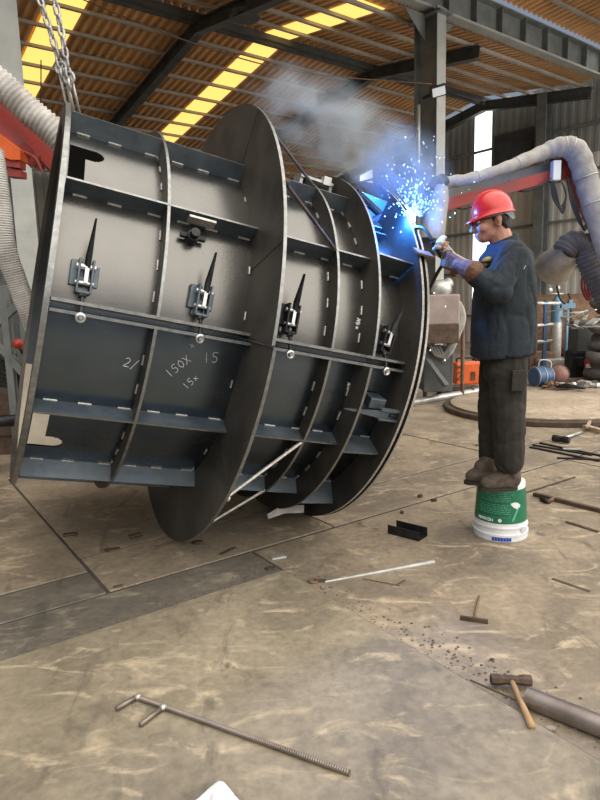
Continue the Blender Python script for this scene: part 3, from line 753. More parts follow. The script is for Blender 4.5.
# shoes
for i,(tip,heel,dy) in enumerate((((482,480),(515,479),-.065),((467,473),(492,471),.07))):
    t_=Q(tip[0],tip[1],dy); h_=Q(heel[0],heel[1],dy); z0=.352 ; t_.z=z0+.045; h_.z=z0+.05
    mb=MB(); mb.cap(h_+V((-.02,0,0)),t_+V((.05,0,0)),.050,.044); mb.cap(t_+V((.09,0,.0)),t_+V((.03,0,-.006)),.050,.040); mb.cap(h_+V((-.015,0,.01)),h_+V((-.025,0,.075)),.050,.050); mb.cap(h_+V((-.06,0,.045)),t_+V((.10,0,.01)),.046,.042)
    s_=mb.build('shoe',M['shoe'],man); remesh(s_,.008,4,.003,.05)
    for v in s_.data.vertices: v.co.z=max(v.co.z,z0+.004)
    mb=MB(); pts=[]; d=(t_-h_).normalized(); sd=V((-d.y,d.x,0)); L_=(t_-h_).length
    for k in range(24):
        a=2*PI*k/24; pts.append(h_+d*(L_/2)+d*(L_/2+.018)*math.cos(a)+sd*(.044+.006*math.cos(a))*math.sin(a)); pts[-1].z=z0-.006
    mb.prism(pts,V((0,0,.02))); mb.build('sole',M['sole'],s_)
# gloves
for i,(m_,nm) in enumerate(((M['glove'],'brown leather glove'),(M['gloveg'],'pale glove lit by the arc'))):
    mb=MB(); w=wr[i]+fd[i].normalized()*.02; hand(mb,w,fd[i],V((0,0,1)),V((0,1 if i==0 else -1,-.3)),1.22 if i==0 else 1.2)
    mb.cap(w-fd[i].normalized()*.075,w,.060,.040)
    g_=mb.build('glove',m_,man); remesh(g_,.006,3,.003,.03); g_['label']=nm
settle(man)
# ------------------------------------------------------------ torch
tp=dw(L3+.01,R3-.01,43)
tq=Q(433,241,.0); tw=Q(443,257,-.01)
tor=thing('welding_torch',tw,'black welding torch in the gloved hands of the person at the drum flange','torch')
mb=MB(); mb.tube(smoothpath([tw+V((.015,0,-.02)),tw,tq,],6),.016,12); mb.build('handle',M['black'],tor,True)
mb=MB(); q=tp+(tq-tp)*.22; mb.tube(smoothpath([tq,tq+(q-tq)*.5+V((0,0,.03)),q],6),.009,10); mb.build('neck',M['black'],tor,True)
mb=MB(); mb.tube([q+(q-tp)*.3,q],.013,12); mb.tube([q,tp+(q-tp)*.25],.0025,6); mb.build('nozzle',M['rust'],tor,True)
mb=MB(); mb.tube(smoothpath([tw+V((.015,0,-.02)),P(438,272,3.5),P(430,288,3.7),P(418,312,4.1),P(400,360,4.4),P(380,410,4.8),G(345,468,.015)],8),.010,8); mb.build('torch_cable',M['cable'],tor,True)
settle(tor)
arc=tp+V((.01,-.012,.02))
mb=MB(); mb.ell(arc,(.013,.013,.015)); o=mb.build('welding_arc',M['arc'],None,True); tag(o,'white hot welding arc at the tip of the torch','arc')
light('POINT','arc_light',dw(L3-.03,R3+.012,43)+V((-.01,0,.01)),50,(.035,.24,1.0),.02)
# sparks: nobody could count the spray
mb=MB(); mb2=MB()
for k in range(330):
    th=random.gauss(.05,.6); r_=abs(random.gauss(0,.13))+.015
    if k%5==0: r_*=1.7
    p=arc+V((math.sin(th)*r_,random.gauss(0,.05),math.cos(th)*r_*1.05))
    if p.z<arc.z-.12 and random.random()<.6: continue
    d=(p-arc).normalized(); ln=random.uniform(.002,.010); b_=(mb2 if k%9==0 else mb)
    s_=random.choice((.0008,.001,.0014,.002))
    b_.tube([p,p+d*ln],s_,5)
for k in range(16):
    p=arc+V((random.uniform(-.1,.25),random.uniform(-.05,.05),random.uniform(-.8,.2))); mb2.tube([p,p+V((0,0,.008))],.0025,5)
o=mb.build('welding_sparks',M['spark']); tag(o,'spray of pale blue sparks flying up from the welding arc','sparks',kind='stuff')
o=mb2.build('falling_sparks',M['sparkw']); tag(o,'scattered warm white sparks around the blue spark spray','sparks',kind='stuff')
# ------------------------------------------------------------ bucket
bc=G(500,533); bc.z=0
bk=thing('paint_bucket',bc,'upturned white plastic bucket with green label under the person','bucket')
mb=MB(); prof=[(.158,0),(.160,.012),(.158,.03),(.163,.034),(.163,.046),(.156,.05),(.155,.075),(.160,.079),(.160,.088),(.153,.092),(.1375,.335),(.136,.343),(.13,.346),(0.0,.346)]
mb.lathe(prof,(0,0,0),(0,0,1),64,False); bo=mb.build('bucket_body',M['white'],bk); autosmooth(bo,40)
def br(z): return .153+(.1375-.153)*(z-.092)/(.335-.092)
mb=MB()
NA=60
def cyl(a,z,e=.0015): return V(((br(z)+e)*math.cos(a),(br(z)+e)*math.sin(a),z))
front=math.atan2(-bc.y,-bc.x)
for k in range(NA):
    a=2*PI*k/NA;b_=2*PI*(k+1)/NA
    for z0,z1 in((.112,.20),(.20,.312)): mb._f([mb.bm.verts.new(v) for v in(cyl(a,z0),cyl(b_,z0),cyl(b_,z1),cyl(a,z1))])
lb=mb.build('label',M['green'],bk,True)
def patch(mb,a0,a1,z0,z1,e=.003):
    n=max(1,int((a1-a0)/.08))
    for k in range(n):
        a=front+a0+(a1-a0)*k/n;b_=front+a0+(a1-a0)*(k+1)/n
        mb._f([mb.bm.verts.new(v) for v in(cyl(a,z0,e),cyl(b_,z0,e),cyl(b_,z1,e),cyl(a,z1,e))])
mb=MB()
random.seed(3)
for r_ in range(13):        # rows of print too small to read
    z=.298-r_*.0105; x=-.95+random.random()*.1
    if r_ in(6,): continue
    while x<.30:
        w=random.uniform(.05,.22); patch(mb,x,min(x+w,.32),z,z+.0035); x+=w+random.uniform(.02,.06)
for zz in(.304,.150): patch(mb,-1.0,.36,zz,zz+.0015)
patch(mb,.36,.372,.150,.305)
mb.build('small_print',M['labelpale'],lb)
mb=MB()
# larger upside-down word and round emblem
def glyphs(txt,a0,z0,h,m,par,e=.003,step=None):
    G5={'N':[[(0,0),(0,1),(.7,0),(.7,1)]],'M':[[(0,0),(0,1),(.4,.3),(.8,1),(.8,0)]],'O':[[(.1,0),(.7,0),(.7,1),(.1,1),(.1,0)]],'H':[[(0,0),(0,1)],[(.7,0),(.7,1)],[(0,.5),(.7,.5)]],'V':[[(0,1),(.35,0),(.7,1)]],'A':[[(0,0),(.35,1),(.7,0)]]}
    mb=MB(); x=a0
    for ch in txt:
        for stt in G5[ch]:
            pts=resample([V((x+px*h*6.2,z0+pz*h,0)) for px,pz in stt],.02) if False else [V((x+px*h*6.0,z0+pz*h,0)) for px,pz in stt]
            mb.tube([cyl(front+p.x,p.y,e) for p in pts],.0024,6)
        x+=h*6.0*1.08
    return mb.build('lettering',m,par)
glyphs('HHNNOM',-.92,.124,.017,M['labelwhite'],lb)
mb=MB()
ce=cyl(front-.02,.133,.002); mb.lathe([(.0,0),(.011,0),(.011,.002),(0,.002)],ce,V((ce.x,ce.y,0)),20); mb.build('round_emblem',M['labelwhite'],lb)
mb=MB()
for k in range(12):
    a0_=.40+k*.035; zc=.232-.0012*k; hh=.018*math.sin(PI*(k+.7)/13)+.004; patch(mb,a0_,a0_+.036,zc-hh,zc+hh*.7)
mb.build('white_picture',M['labelwhite'],lb)
glyphs('V',.42,.275,.020,M['labelpale'],lb)
mb=MB()
for k in range(10): patch(mb,.46+k*.03,.50+k*.03,.125+k*.009,.145+k*.009)
mb.build('pale_stripe',M['labelpale'],lb)
mb=MB()
for k in range(7):
    a=front-.28+k*.10; b_=a+.085; mb._f([mb.bm.verts.new(V((.1635*math.cos(t),.1635*math.sin(t),z))) for t,z in((a,.010),(b_,.010),(b_,.031),(a,.031))])
mb.build('blue_print',M['blue'],bk)
mb=MB(); mb.box((.158*math.cos(front+.95),.158*math.sin(front+.95),.075),(.03,.03,.03)); mb.build('handle_lug',M['white'],bk)
# ------------------------------------------------------------ things lying on the floor
ZP=.022
def loose(name,m,pxa,pxb,r,label,cat,z=0,shape='tube',w=.03,h=.006,group=None,rr=None):
    a=G(*pxa,z+ (r if shape=='tube' else h/2)); b_=G(*pxb,z+(r if shape=='tube' else h/2)); c=(a+b_)/2
    mb=MB()
    if shape=='tube': mb.tube([a-c,b_-c],r,14,True,[r,rr] if rr else None)
    else: mb.bar(a-c,b_-c,w,h)
    o=mb.build(name,m); o.location=c
    if shape=='tube': autosmooth(o,40)
    return tag(o,label,cat,group)
# two-pronged rod
rt=thing('pronged_rod',G(140,697,ZP),'long ribbed steel rod with two short prongs in the foreground','rod')
a=G(137,697,ZP+.012); b_=G(350,773,ZP+.010)
mb=MB(); q=resample([a,b_],.004); mb.tube(q,.008,10,True,[.0085+.0012*math.cos(i*PI) for i in range(len(q))]); mb.build('rod',M['pipe'],rt)
for (p0,p1) in(((138,696),(116,709)),((163,707),(140,725))):
    mb=MB(); mb.tube([G(*p0,ZP+.012),G(*p1,ZP+.010)],.0085,12); mb.build('prong',M['pipe'],rt,True)
mb=MB(); mb.ell(G(138,697,ZP+.013),(.013,.013,.011)); mb.ell(G(163,707,ZP+.013),(.014,.014,.011)); mb.build('weld_bead',M['weld'],rt,True)
settle(rt)
# claw hammer leaning across the pipe
pp=loose('steel_pipe',M['pipe'],(527,697),(640,742),.036,'thick brown steel pipe running out of the picture beside the hammer','pipe')
rt=thing('hammer',G(512,682),'sledge hammer with worn wooden handle lying at the end of the thick pipe','hammer')
hc=G(511,680,.035); ho=G(532,727,.030); ax=(G(527,681,.03)-G(495,680,.03)).normalized()
mb=MB(); mb.lathe([(.010,-.075),(.020,-.072),(.021,-.045),(.016,-.025),(.018,0),(.016,.025),(.021,.045),(.020,.072),(.010,.075)],hc,ax,8,True); hh_=mb.build('hammer_head',M['rustdark'],rt)
mb=MB(); mb.tube([hc+(hc-ho).normalized()*.012,hc+(ho-hc)*.5,ho],.012,12,True,[.010,.011,.013]); mb.build('handle',M['wood'],rt,True)
settle(rt)
loose('welding_rod',M['rustdark'],(470,680),(516,700),.0035,'thin dark rod lying at the edge of the big plate near the hammer','rod',.022)
rt=thing('t_bracket',G(476,620),'small T shaped steel scrap on the floor below the bucket','scrap')
mb=MB(); mb.bar(G(460,618,.012),G(488,622,.012),.012,.022); mb.build('foot_plate',M['rustdark'],rt)
mb=MB(); mb.tube([G(474,619,.012),G(479,596,.012)],.005,8); mb.build('stem_rod',M['rust'],rt); settle(rt)
loose('flat_bar',M['rustdark'],(552,579),(590,592),0,'short flat bar lying to the right of the bucket','bar',0,'bar',.022,.006)
loose('flat_bar',M['rustdark'],(566,522),(598,532),0,'short dark flat bar behind and right of the bucket','bar',0,'bar',.022,.012)
loose('tapered_tube',M['galv'],(325,582),(434,562),.006,'long pale grey tapered tube lying on the dusty floor','tube',.0,'tube',rr=.014)
rt=thing('rusty_clamp_ring',G(318,582),'small rusty ring clamp lying at the thin end of the pale tube','scrap')
mb=MB(); mb.torus(G(313,581,.008),(0,0,1),.022,.007,18,8); mb.build('ring',M['rust'],rt,True)
mb=MB(); mb.box(G(322,581,.008),(.04,.02,.015)); mb.build('lug',M['rustdark'],rt); settle(rt)
rt=thing('welding_rod',G(385,583),'thin dark bent rod lying beside the pale tapered tube','rod')
mb=MB(); mb.tube([G(363,579,.004),G(400,586,.004)],.004,8); mb.tube([G(396,585,.004),G(405,580,.02)],.0035,8); mb.build('rod_stem',M['rustdark'],rt); settle(rt)
# black channel offcut
rt=thing('channel_offcut',G(405,533),'black steel channel offcut on the floor between the drum and bucket','channel')
a=G(388,534,0);b_=G(419,542,0); dv=(b_-a); nv=V((-dv.y,dv.x,0)).normalized()*.10
mb=MB(); mb.box((a+b_+nv)/2+V((0,0,.004)),(dv.length,nv.length,.006),Matrix((dv.normalized(),nv.normalized(),V((0,0,1)))).transposed()); mb.build('web',M['black'],rt)
for k in(0,1):
    mb=MB(); mb.bar(a+nv*k+V((0,0,.03)),b_+nv*k+V((0,0,.03)),.006,.06); mb.build('flange',M['black'],rt)
settle(rt)
def chip(px,py,sx,sy,label,m=M['rustdark'],h=.012,rot=None,name='steel_offcut',z=0):
    c=G(px,py,z+h/2); mb=MB(); n=6; rnd=random.Random(px*7+py); pts=[]
    for k in range(n):
        a=2*PI*k/n; pts.append(V((sx*math.cos(a)*rnd.uniform(.75,1.1),sy*math.sin(a)*rnd.uniform(.75,1.1),-h/2)))
    mb.prism(pts,(0,0,h)); o=mb.build(name,m); o.location=c; o.rotation_euler=(0,0,rot or 0); return tag(o,label,'scrap')
def slabp(px,py,w,d,rot,label,m,h=.014,z=0,name='steel_offcut'):
    mb=MB(); mb.box((0,0,0),(w,d,h)); o=bevel(mb.build(name,m),.002,1); o.location=G(px,py,z+h/2); o.rotation_euler=(0,0,rot); return tag(o,label,'scrap')
slabp(278,557,.085,.05,.35,'pale rectangular steel offcut at the corner of the big plate',M['galv'],.012)
chip(271,569,.035,.02,'dark clod lying at the corner of the big foreground plate',M['rustdark'],.02)
slabp(70,534,.08,.04,.2,'dark flat offcut on the floor left below the drum',M['rustdark'],.010,.012)
slabp(135,535,.075,.035,.5,'dark offcut below the lowest left rib of the drum',M['rustdark'],.012,.012)
slabp(112,549,.09,.03,.3,'thin offcut lying along the plate joint below the drum',M['rustdark'],.006,.012)
chip(198,543,.035,.025,'small lump right below the lowest point of the wide ring',M['rustdark'],.025,z=.0)
slabp(118,586,.05,.018,.5,'narrow metal sliver on the dark strip left of centre',M['rustdark'],.004,.01)
slabp(228,551,.13,.03,.9,'flat bar scrap lying beside the foot of the wide ring',M['rustdark'],.008,.006)
chip(371,559,.02,.012,'tiny pale chip lying behind the pale tapered tube',M['galv'],.008,.2)
chip(551,730,.018,.013,'small pale pebble lying just right of the hammer handle',M['concrete'],.016)
chip(434,500,.022,.012,'small dark chip beside the far flange of the drum',M['rustdark'],.02,z=.006)
chip(420,496,.02,.015,'tiny dark chip nearer the drum flange than its neighbour',M['rustdark'],.02,z=.006)
chip(402,512,.015,.02,'tiny dark crumb between the drum and the channel offcut',M['rustdark'],.012,z=.006)
chip(478,445,.03,.02,'dark flake on the floor left of the trouser legs',M['rustdark'],.01,z=.006)
chip(492,660,.01,.008,'dark pebble on the floor above the hammer',M['rustdark'],.01)
# gravel along the plate edges
mb=MB(); rnd=random.Random(11)
for k in range(980):
    u=rnd.random()
    if k<300: p=G(275+u*325,577+u*178)+V((rnd.uniform(.0,.06)+.012,rnd.gauss(0.02,.02),0))
    elif k<470: p=G(u*275,660-u*83)+V((rnd.gauss(0,.02),rnd.uniform(.01,.05),.008))
    elif k<560: p=G(255+rnd.gauss(0,14),575+rnd.gauss(0,6)); p.z=.008
    elif k>=620: p=G(275+u*325,577+u*178)+V((abs(rnd.gauss(0,.09))+.02,rnd.gauss(0.05,.04),.004))
    else: p=G(100+u*180,562-u*20+rnd.gauss(0,3)); p.z=.008
    r_=rnd.choice((.0015,.0015,.002,.003,.005)); mb.ell(p+V((0,0,r_*.5)),(r_*1.3,r_,r_*.8),None,6,4)
tag(mb.build('grit',M['grit']),'loose dark grit scattered along the edges of the steel plates','grit',kind='stuff')
# white plastic thing at the lower edge
mb=MB(); c=G(219,802,ZP); mb.cap(c+V((-.05,-.03,.012)),c+V((.0,.02,.022)),.022,.022); mb.cap(c+V((.0,.02,.022)),c+V((.05,-.03,.012)),.022,.018); mb.cap(c+V((.0,-.03,.016)),c+V((.0,.0,.02)),.03,.024); o=mb.build('plastic_scrap',M['white']); remesh(o,.004,5,.003,.03)
tag(o,'blurred white plastic piece at the bottom edge of the picture','scrap')
# bars and a big hammer behind the person
rt=thing('sledge_hammer',G(560,440),'sledge hammer with pale handle lying farther back, right of the person','hammer')
hc=G(561,439,.045); mb=MB(); ax=(G(572,441,.04)-G(551,438,.04)).normalized()
mb.lathe([(.02,-.085),(.034,-.08),(.034,-.03),(.028,0),(.034,.03),(.034,.08),(.02,.085)],hc,ax,8,True); mb.build('hammer_head',M['black'],rt)
mb=MB(); mb.tube([hc-(G(582,432,.02)-hc).normalized()*.02,G(582,432,.02)],.014,10); mb.build('handle',M['galv'],rt,True); settle(rt)
for i,(p,q,w,lab) in enumerate((((530,447),(600,461),.03,'nearest long dark flat bar of the bundle right of the person'),((533,445),(592,455),.025,'middle dark flat bar of the bundle right of the person'),((540,443),(612,458),.03,'farthest long dark flat bar of the bundle right of the person'),((557,458),(612,460),.02,'thin dark bar lying in front of the bar bundle'))):
    loose('flat_bar',M['black'],p,q,0,lab,'bar',.006,'bar',w,.014,'bars right of the person')
slabp(572,449,.16,.04,-.3,'short pale plate strip resting on the bundle of dark bars',M['galv'],.012,.02)
loose('angle_bar',M['rustdark'],(534,494),(606,512),0,'long dark rusty bar right of the bucket top','bar',.006,'bar',.03,.025)
rt=thing('pipe_offcut',G(548,499),'short rusty twin pipe offcut lying against the long rusty bar','pipe')
mb=MB(); mb.tube([G(541,499,.02),G(549,502,.02)],.016,12); mb.build('pipe_end',M['black'],rt,True)
mb=MB(); mb.tube([G(547,502,.02),G(557,497,.02)],.014,12); mb.build('pipe_body',M['rust'],rt,True); settle(rt)
loose('thin_rod',M['rustdark'],(524,493),(575,477),.006,'thin bent rod on the plate joint behind the bucket','rod',.006)
rt=thing('wood_offcut',G(590,427),'pale split offcut at the right edge near the round plate','scrap')
mb=MB(); mb.bar(G(585,427,.03),G(603,432,.03),.06,.05); mb.bar(G(587,427,.08),G(592,418,.05),.03,.02); mb.build('block',M['disc'],rt); settle(rt)
# round plate on the floor
cc=V((3.1,7.75,.006))
rt=thing('round_steel_plate',cc,'large round pale steel plate lying on the floor behind the person','plate')
mb=MB(); mb.lathe([(1.0,0),(1.21,0),(1.22,.01),(1.22,.055),(1.21,.065),(0,.065)],(0,0,0),(0,0,1),96); o=mb.build('lower_ring',M['rustdark'],rt); autosmooth(o,30)
mb=MB(); mb.lathe([(1.12,.066),(1.13,.07),(1.13,.085),(1.12,.09),(0,.09)],(0,0,0),(0,0,1),96); o=mb.build('top_disc',M['disc'],rt); autosmooth(o,30)
loose('long_pipe',M['galv'],(408,403),(478,391),.05,'long grey pipe lying behind the drum, left of the round plate','pipe')
loose('long_pipe',M['rustdark'],(596,382),(538,392),.035,'dark pipe lying behind the round plate at the right','pipe')
# ------------------------------------------------------------ fume arm at the right
fa=thing('fume_extraction_arm',V((P(600,300,4.6).x+.3,4.6,0)),'red fume extraction arm with grey duct reaching over the person','fume arm')
YA=4.3
mb=MB(); path=[P(432,196,3.95),P(441,184,4.0),P(470,179,4.05),P(505,168,4.15),P(540,154,YA),P(560,147,YA),P(576,152,YA),P(586,178,YA),P(597,215,YA-.05),P(625,300,YA-.1)]
pp_=smoothpath(path,10); rr=[.037+ (.040*min(1,max(0,(i-30)/30))) + .003*math.sin(i*1.3) for i in range(len(pp_))]
mb.tube(pp_,.06,20,True,rr); o=mb.build('duct',M['duct'],fa,True)
for i in(12,22,33,52,56,70,78): 
    mb=MB(); d=(pp_[i+1]-pp_[i-1]); mb.torus(pp_[i],d,rr[i]+.001,.004,24,6); mb.build('duct_clip',M['galv'],o,True)
mb=MB(); mb.bar(P(438,207,4.1),P(566,172,YA+.12),.05,.075); mb.bar(P(566,150,YA+.12),P(566,180,YA+.12),.08,.09); mb.bar(P(568,165,YA+.12),P(630,300,YA+.12),.10,.08)
bevel(mb.build('boom',M['redarm'],fa),.004)
mb=MB(); mb.bar(P(440,197,4.14),P(552,167,YA+.16),.06,.07); mb.build('top_rail',M['beamgrey'],fa)
mb=MB(); mb.box(P(555.5,171,YA+.02),(.055,.06,.13)); bevel(mb.build('control_box',M['labelwhite'],fa),.006,2)
mb=MB(); mb.box(P(555.5,171,YA+.055),(.075,.02,.155)); mb.tube([P(549,152,YA+.02),P(562,150,YA+.02)],.02,8); mb.build('box_bracket',M['black'],fa)
mb=MB(); mb.ell(P(437,184,3.98),(.05,.05,.05),None,10,7); mb.tube([P(430,192,3.95),P(444,180,4.0)],.045,10); mb.tube([P(434,196,3.93),P(447,204,4.06)],.012,8); mb.build('swivel_joint',M['black'],fa)
hd=mb=MB(); mb.sm=True
A_=P(441,188,3.95); B_=P(430,244,3.84); ax=(B_-A_); Ln=ax.length; 
mb.lathe([(.045,0),(.062,Ln*.22),(.068,Ln*.5),(.078,Ln*.8),(.092,Ln),(.087,Ln),(.072,Ln*.8),(.04,.02)],A_,ax,28); bevel(mb.build('suction_hood',M['duct'],fa,True),.002,1)
mb=MB()
mb.tube(smoothpath([P(505,178,4.3),P(520,191,4.3),P(540,186,4.3),P(550,178,4.3)],8),.008,6)
mb.tube(smoothpath([P(447,203,4.1),P(462,209,4.15),P(478,205,4.2)],8),.006,6)
for k in range(4):
    mb.tube(smoothpath([P(551+k,181,YA),P(553+k*2,198+k*2,YA),P(560+k,207+k*2,YA),P(566,196,YA),P(562,182,YA)],8),.005,6)
for k in range(3): mb.tube(smoothpath([P(567,175,YA+.05),P(572+k*2,205,YA),P(582+k,226+k*2,YA),P(588,222,YA+.05)],8),.007,6)
mb.build('arm_cable',M['cable'],fa,True)
settle(fa)
# second hood
f2=thing('flexible_fume_hood',V((P(610,300,4.7).x,4.7,0)),'dark flexible duct with conical hood at the right edge below the arm','fume hood')
mb=MB(); corr(mb,[P(564,252,4.5),P(572,243,4.5),P(583,246,4.5),P(590,262,4.5),P(597,278,4.5),P(612,305,4.5)],.085,.03,.006); mb.build('duct_hose',M['ductd'],f2,True)
mb=MB(); mb.sm=True; A_=P(572,248,4.5);B_=P(553,268,4.78); ax=B_-A_; mb.lathe([(.08,0),(.085,.04),(.145,ax.length),(.14,ax.length),(.07,.03)],A_,ax,28); mb.build('hood_cone',M['galv'],f2,True); settle(f2)
# cables by the second hood
for i,(m_,lab,off) in enumerate(((M['cabler'],'tangle of red cables hanging at the right edge below the hood',0),(M['cable'],'black cable hanging in front of the gable wall at the right',1))):
    mb=MB()
    if i==0:
        for k in range(7): mb.tube(smoothpath([P(583+k*2,272+k,4.65),P(582+k*3,288+k,4.65),P(588+k*2,300-k*2,4.65),P(592+k*2,289,4.65),P(598+k*2,296,4.65)],8),.009,6)
        for k in range(3): mb.tube(smoothpath([P(580+k*3,255,4.7),P(586+k*4,275,4.65),P(600,292-k*6,4.65)],8),.008,6)
    else: mb.tube(smoothpath([P(557,268,5.6),P(557,285,5.6),P(560,298,5.6),P(565,304,5.6)],8),.010,6)
    o=mb.build('cable_tangle' if i==0 else 'hanging_cable',m_,None,True); tag(o,lab,'cable')
# ------------------------------------------------------------ left side: column arm and hoses
fl_=thing('lifting_boom',V((P(-40,250,5.0).x,5.0,0)),'red twin beam boom reaching in from the left edge behind the drum','boom')
mb=MB(); mb.bar(P(-20,88,4.9),P(62,172,5.1),.10,.13); bevel(mb.build('upper_beam',M['redarm'],fl_),.004)
mb=MB(); mb.bar(P(-20,108,4.8),P(36,162,4.9),.10,.11); bevel(mb.build('lower_beam',M['redarm'],fl_),.004)
mb=MB(); mb.prism([P(-20,122,4.7),P(0,134,4.7),P(20,149,4.7),P(20,160,4.7),P(10,160,4.7),P(-20,146,4.7)],V((0,.14,0))); bevel(mb.build('orange_bracket',M['orange'],fl_),.004)
mb=MB(); mb.prism([P(3,150,4.72),P(20,158,4.72),P(20,168,4.72),P(5,166,4.72)],V((0,.10,0))); mb.prism([P(5,168,4.74),P(21,170,4.74),P(21,177,4.74),P(7,176,4.74)],V((0,.10,0)));
mb.tube([P(25,150,4.80),P(25,150,4.95)],.05,14); mb.tube(smoothpath([P(20,150,4.78),P(35,158,4.78),P(42,172,4.8)],6),.012,8); mb.build('hinge',M['redarm'],fl_); settle(fl_)
h1=MB(); corr(h1,[P(-30,62,4.6),P(0,84,4.65),P(30,112,4.7),P(60,138,4.75),P(80,170,4.8)],.098,.034,.010); tag(h1.build('spiral_hose',M['ductw'],None,True),'thick white spiral hose crossing the top left corner above the red boom','hose')
h2=MB(); corr(h2,[P(-8,150,4.3),P(0,205,4.3),P(5,245,4.3),P(18,285,4.35),P(33,322,4.4),P(46,360,4.5)],.070,.016,.004); tag(h2.build('spiral_hose',M['ductw'],None,True),'white fine ribbed hose hanging down the left edge behind the flange','hose')
# steel trestle and clutter at the left edge
tr_=thing('steel_trestle',V((-2.6,5.2,0)),'dark blue grey steel trestle at the left edge behind the drum','trestle')
mb=MB()
for p,q in(((3,285),(20,465)),((-10,330),(24,300)),((2,420),(40,418)),((24,300),(30,450)),((0,345),(30,380)),((-15,300),(-12,470))):
    mb.bar(P(*p,5.2),P(*q,5.2),.06,.06)
mb.build('frame',M['bluel'] if False else M['beamgrey'],tr_)
mb=MB(); mb.tube([P(-20,422,5.0),P(24,420,5.1)],.05,14); mb.build('cross_tube',M['black'],tr_,True); settle(tr_)
kn_=thing('valve_knob',P(18,344,4.9),'round red knob on a short stem at the left edge','knob')
mb=MB(); mb.ell(P(18,344,4.9),(.042,.042,.042)); mb.build('ball',M['red'],kn_,True); mb=MB(); mb.tube([P(18,344,4.9),P(22,352,5.17)],.014,8); mb.build('stem',M['black'],kn_); settle(kn_)
mb=MB()
for k in range(7): mb.tube(smoothpath([P(-6,355+k*5,5.4),P(8,362+k*4,5.35),P(18,372+k*3,5.4),P(30,360+k*6,5.4),V((-2.5+k*.05,5.6,.03))],8),.018,6)
tag(mb.build('cable_bundle',M['cable'],None,True),'bundle of dark cables behind the steel trestle at the left','cable')
mb=MB(); mb.box(V((-3.0,6.3,.42)),(1.2,.6,.84)); mb.box(V((-3.0,6.3,.87)),(1.3,.7,.06)); mb.box(V((-3.0,6.28,.3)),(.5,.62,.2)); bevel(mb.build('tool_chest',M['rustdark']),.01); tag(D.objects['tool_chest'],'dark rusty steel chest in the gloom at the left edge','chest')
# ------------------------------------------------------------ clutter in the middle distance
wm=thing('positioner_machine',V((2.0,8.6,0)),'pinkish grey cabinet machine with loose hoses between drum and person','machine')
mb=MB(); mb.box(P(438,316,8.5),(.48,.5,.58)); bevel(mb.build('cabinet',M['pink'],wm),.02)
mb=MB(); mb.box(P(436,333,8.35),(.50,.5,.26)); bevel(mb.build('drawer_unit',M['rustdark'],wm),.01)
mb=MB(); mb.box(P(434,368,8.5),(.36,.45,.60)); mb.tube([P(425,340,8.4),P(425,398,8.5)],.03,10); mb.tube([P(452,345,8.4),P(450,392,8.5)],.03,10); mb.bar(P(427,360,8.2),P(446,386,8.0),.10,.05); mb.build('base_frame',M['darkbeam'],wm)
mb=MB(); mb.ell(P(440,289,8.5),(.16,.14,.13)); mb.tube([P(432,294,8.4),P(450,282,8.5)],.07,12); mb.box(P(446,298,8.4),(.12,.1,.10)); mb.build('motor',M['galv'],wm,True)
mb=MB()
for k in range(3): mb.tube(smoothpath([P(445,297+k*3,8.3),P(456+k,302,8.3),P(461+k*1.5,318,8.3),P(456+k,336,8.3),P(448+k*2,350,8.3),P(442+k,362,8.3)],8),.030,8)
mb.build('hose',M['duct'],wm,True)
mb=MB()
for k in range(4): mb.tube(smoothpath([P(430+k*3,345,8.2),P(436+k*3,356+k,8.2),P(446+k,352,8.2),P(449,340+k,8.2)],6),.022,8)
mb.build('cable_loops',M['ductd'],wm,True); settle(wm)
pst=MB(); pst.tube([P(463,303,8.9),P(462.5,376,8.9)],.028,10); pst.box(V((P(462.5,376,8.9).x,8.9,.02)),(.3,.3,.03)); pst.tube([P(462.5,376,8.9),V((P(462.5,376,8.9).x,8.9,.02))],.028,10); tag(pst.build('iron_post',M['rust']),'thin rusty upright post between the machine and the person','post')
ow=thing('orange_welding_machine',G(468,387),'bright orange portable welding machine on the floor behind the person','welding machine')
yw=G(468,387).y; 
mb=MB(); mb.box(P(467,372.5,yw),(.44,.32,.36)); bevel(mb.build('housing',M['orange'],ow),.03,3)
mb=MB(); mb.tube(smoothpath([P(457,362,yw),P(458,358.5,yw),P(474,358,yw),P(476,361,yw)],6),.016,8); mb.build('handle',M['black'],ow,True)
mb=MB(); mb.box(P(473,376,yw-.165),(.07,.02,.14)); mb.box(P(460,367,yw-.165),(.12,.02,.03)); mb.build('vent_panel',M['rustdark'],ow)
mb=MB(); mb.torus(P(460,376,yw-.165),(0,1,0),.06,.008,20,6); mb.tube([P(457,381,yw-.168),P(464,370,yw-.168)],.006,6); mb.build('painted_mark',M['rustdark'],ow); settle(ow)
def box_thing(name,px,py,y,size,m,label,cat,bev=.015):
    mb=MB(); mb.box((0,0,0),size); mb.box((0,-size[1]/2-.006,size[2]*.1),(size[0]*.6,.012,size[2]*.4)); mb.box((0,0,size[2]/2+.01),(size[0]*.9,size[1]*.9,.02))
    o=bevel(mb.build(name,m),bev,1); o.location=P(px,py,y); o.location.z=size[2]/2; return tag(o,label,cat)
